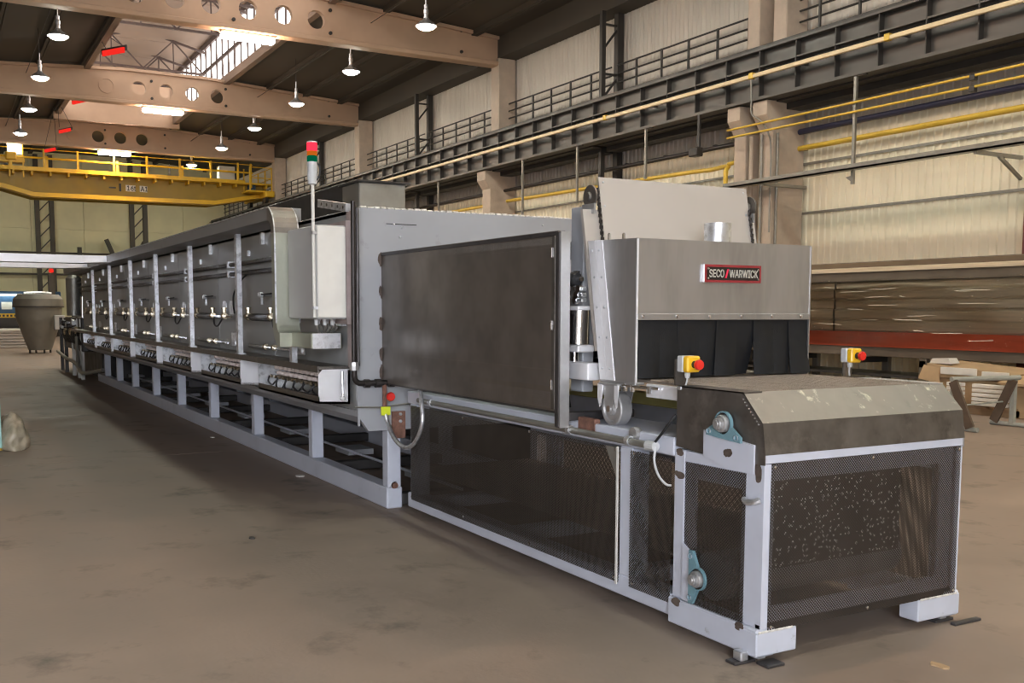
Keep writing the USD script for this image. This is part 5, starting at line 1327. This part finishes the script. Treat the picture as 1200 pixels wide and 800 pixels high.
# far end of the aisle ---------------------------------------------------
pt = thing('dust_collector', 'fat grey conical vessel with dark rim and short legs, far down the aisle', 'vessel', (-32.5, 0.06, 0))
Part().lathe([(0.0, 0.1), (0.34, 0.1), (0.36, 0.16), (0.62, 0.95), (0.66, 1.1), (0.68, 1.46), (0.0, 1.46)], 'z', (-32.5, 0.06, 0), 40).build('vessel', 'pot_steel', pt, smooth=35)
Part().lathe([(0.72, 1.46), (0.74, 1.48), (0.72, 1.7), (0.6, 1.84), (0.0, 1.86)], 'z', (-32.5, 0.06, 0), 40).build('lid', 'pot_steel', pt, smooth=35)
Part().lathe([(0.70, 1.44), (0.75, 1.44), (0.75, 1.475), (0.70, 1.475)], 'z', (-32.5, 0.06, 0), 40).build('rim', 'dark_steel', pt)
Part().tube([(-32.5, -0.35, 1.87), (-32.5, 0.2, 1.9), (-32.5, 0.45, 1.87)], 0.05, 8).build('lid_handle', 'galvanised', pt)
for a in range(4):
    q = 0.3 + a * math.pi / 2
    Part().tube([(-32.5 + 0.32 * math.cos(q), 0.06 + 0.32 * math.sin(q), 0.0), (-32.5 + 0.32 * math.cos(q), 0.06 + 0.32 * math.sin(q), 0.14)], 0.03, 8).build('foot', 'dark_steel', pt)
Part().box((-31.9, 0.42, 0.75), (-31.6, 0.72, 1.2), 0.02).build('junction_box', 'cabinet_grey', pt)
# pipework at the far end of the furnace
gs = thing('gas_train', 'dark tangle of pipes and tall grey cylinders at the far end of the furnace', 'pipework', (-21, 0, 0))
for x, y, r, z0, z1, m in ((-21.0, -0.15, 0.16, 1.25, 2.12, 'galvanised_dull'), (-20.4, 0.1, 0.11, 1.25, 2.2, 'galvanised_dull'), (-19.6, -0.1, 0.06, 1.25, 2.05, 'galvanised_dull'), (-19.2, -0.2, 0.035, 1.2, 1.65, 'chrome'), (-18.85, -0.2, 0.035, 1.2, 1.9, 'bright_sheet')):
    Part().lathe([(0, z0), (r, z0), (r, z1 - r * 0.4), (r * 0.6, z1), (0, z1)], 'z', (x, y, 0), 18).build('cylinder', m, gs, smooth=40)
Part().box((-21.6, -0.3, 0.55), (-18.7, 0.9, 1.22), 0.02).build('manifold_block', 'dark_steel', gs)
Part().box((-21.2, -0.1, 2.1), (-18.6, 0.6, 2.2)).build('header', 'dark_steel', gs)
Part().box((-23.6, 0.06, 0.0), (-18.62, 0.6, 1.25), 0.02).build('equipment_rack', 'dark_steel', gs)
Part().box((-21.0, 0.06, 1.25), (-18.62, 0.6, 2.1), 0.02).build('equipment_rack', 'dark_steel', gs)
Part().box((-19.0, -0.15, 1.25), (-18.6, 0.3, 2.1), 0.02).build('equipment_rack', 'dark_steel', gs)
for k in range(7):
    Part().tube([(-21.4, 0.1 - 0.03 * k, 1.3 + 0.11 * k), (-18.6, 0.1 - 0.03 * k, 1.3 + 0.11 * k)], 0.02, 6).build('small_pipe', 'black_iron', gs)
for x in (-22.5, -21.6, -20.2, -19.3, -18.8):
    Part().box((x - 0.035, -0.32, 0.0), (x + 0.035, -0.25, 1.2)).build('stand_leg', 'galvanised_dull' if x > -21 else 'dark_steel', gs)
for k in range(9):
    x = -21.3 + 0.32 * k
    Part().lathe([(0, -0.07), (0.05, -0.07), (0.065, -0.03), (0.065, 0.03), (0.05, 0.07), (0, 0.07)], ('x', 'y', 'z')[k % 3], (x, -0.36, 1.02 + 0.1 * math.sin(k * 2.3)), 10).build('valve', ('cast_iron', 'black_iron', 'brass')[k % 3], gs)
    Part().tube([(x, -0.36, 1.0), (x + 0.1, -0.38, 0.85), (x + 0.2, -0.33, 0.7)], 0.025, 6).build('small_pipe', 'black_iron', gs)
Part().tube(smoothline([(-22.8, -0.35, 0.42), (-20.6, -0.4, 0.36), (-18.9, -0.4, 0.32), (-17.9, -0.42, 0.2), (-17.2, -0.4, 0.22), (-16.6, -0.2, 0.3)], 6), 0.035, 8).build('floor_pipe', 'galvanised_dull', gs, smooth=40)
Part().tube(smoothline([(-18.6, -0.4, 0.85), (-18.4, -0.42, 0.6), (-18.1, -0.42, 0.3)], 6), 0.03, 8).build('drop_pipe', 'galvanised_dull', gs, smooth=40)
bp = thing('press_brake', 'blue sheet metal press with a yellow stripe at the far end of the hall', 'machine', (-54, 1.2, 0))
Part().box((-54.5, -2.0, 0.9), (-53.0, 2.75, 2.25), 0.04).build('frame', 'press_blue', bp)
Part().box((-52.99, -2.0, 0.95), (-52.96, 1.0, 1.16)).build('stripe', 'crane_yellow', bp)
Part().box((-53.0, -2.0, 0.5), (-52.9, 2.7, 0.95)).build('skirt', 'dark_steel', bp)
Part().box((-54.4, -2.0, 0.0), (-53.1, 2.7, 0.9)).build('bed', 'dark_steel', bp)
Part().box((-52.99, 0.05, 1.36), (-52.96, 0.52, 1.72)).build('notice', 'paper', bp)
p = Part()
for k in range(9): p.box((-52.955, -0.6 + 0.17 * k, 1.0), (-52.95, -0.5 + 0.17 * k, 1.1))
p.build('stripe_marks', 'dark_steel', bp)
tl = thing('tube_lamp', 'white fluorescent tube lamp glowing above the blue press', 'lamp', (-52.8, 0, 2.1))
Part().box((-52.85, -2.0, 2.09), (-52.65, 0.98, 2.13)).build('housing', 'paper', tl)
Part().tube([(-52.75, -1.95, 2.06), (-52.75, 0.93, 2.06)], 0.05, 10).build('tube', 'tube_white', tl)
for k in range(6):
    b = Part().box((-41.5, -2.5, 0.01 + k * 0.105), (-37.5, 0.35 - 0.05 * (k % 3), 0.1 + k * 0.105), 0.005).build('sheet_pack', 'sheet_steel')
    tag(b, ('bottom', 'second from the bottom', 'third from the bottom', 'third from the top', 'second from the top', 'top')[k] + ' steel sheet pack of the pile left of the grey vessel', 'sheet pack')
rs = thing('beacon_column', 'brown post with a small red lamp behind the grey vessel', 'post', (-52, 2.2, 0))
Part().box((-52.15, 2.1, 0.0), (-51.85, 2.4, 3.1), 0.03).build('post', 'gable_post', rs)
Part().lathe([(0, -0.1), (0.1, -0.08), (0.12, 0.0), (0.08, 0.1), (0, 0.12)], 'z', (-51.9, 2.25, 3.25), 12).build('red_lamp', 'heater_glow', rs)

# wrapped panel at the left edge
lp = thing('leaning_board', 'board with pale teal edge and crumpled plastic at its foot, far left', 'board', (-8.3, -2.3, 0))
Part().box((-8.9, -2.34, 0.03), (-8.2, -2.28, 1.02), 0.004).build('panel', 'black_iron', lp)
Part().box((-8.21, -2.34, 0.03), (-8.19, -2.268, 0.72), 0.003).build('teal_edge', 'teal_edge', lp)
Part().box((-8.9, -2.5, 0.0), (-8.25, -2.25, 0.03)).build('base', 'crane_yellow', lp)
b = trimesh.creation.icosphere(3)
v = np.array(b.vertices)
q = meshkit.fbm(v * 2.2 + 5, 4, 3)[:, None]
v = v * (0.75 + 0.5 * q)
v = v * (0.36, 0.15, 0.26) + (-8.45, -2.16, 0.08)
v[:, 2] = np.maximum(v[:, 2], 0.004)
Part().add(trimesh.Trimesh(v, b.faces, process=False)).build('plastic_wrap', 'plastic_sheet', lp, label='crumpled beige plastic sheet', smooth=50)

# scraps lying on the floor
for k, (x, y, s, mm, lab) in enumerate(((-5.32, -0.17, 0.035, 'paper', 'small white scrap on the floor in front of the furnace leg frame, nearest one'), (-8.3, -0.2, 0.03, 'paper', 'small white scrap on the floor farther along the furnace leg frame'), (0.35, 0.62, 0.025, 'cardboard', 'small tan scrap on the floor under the drive end'), (-3.2, -1.15, 0.02, 'dark_steel', 'tiny dark crumb on the floor left of the conveyor'))):
    q = rng.uniform(0.6, 1.2, 9); t = np.linspace(0, 2 * np.pi, 9, endpoint=False)
    p = Part().prism(Polygon(np.c_[x + s * 1.6 * q * np.cos(t), y + s * q * np.sin(t)]).buffer(0), 'xy', 0.0, 0.006).build('floor_scrap', mm)
    tag(p, lab, 'scrap')
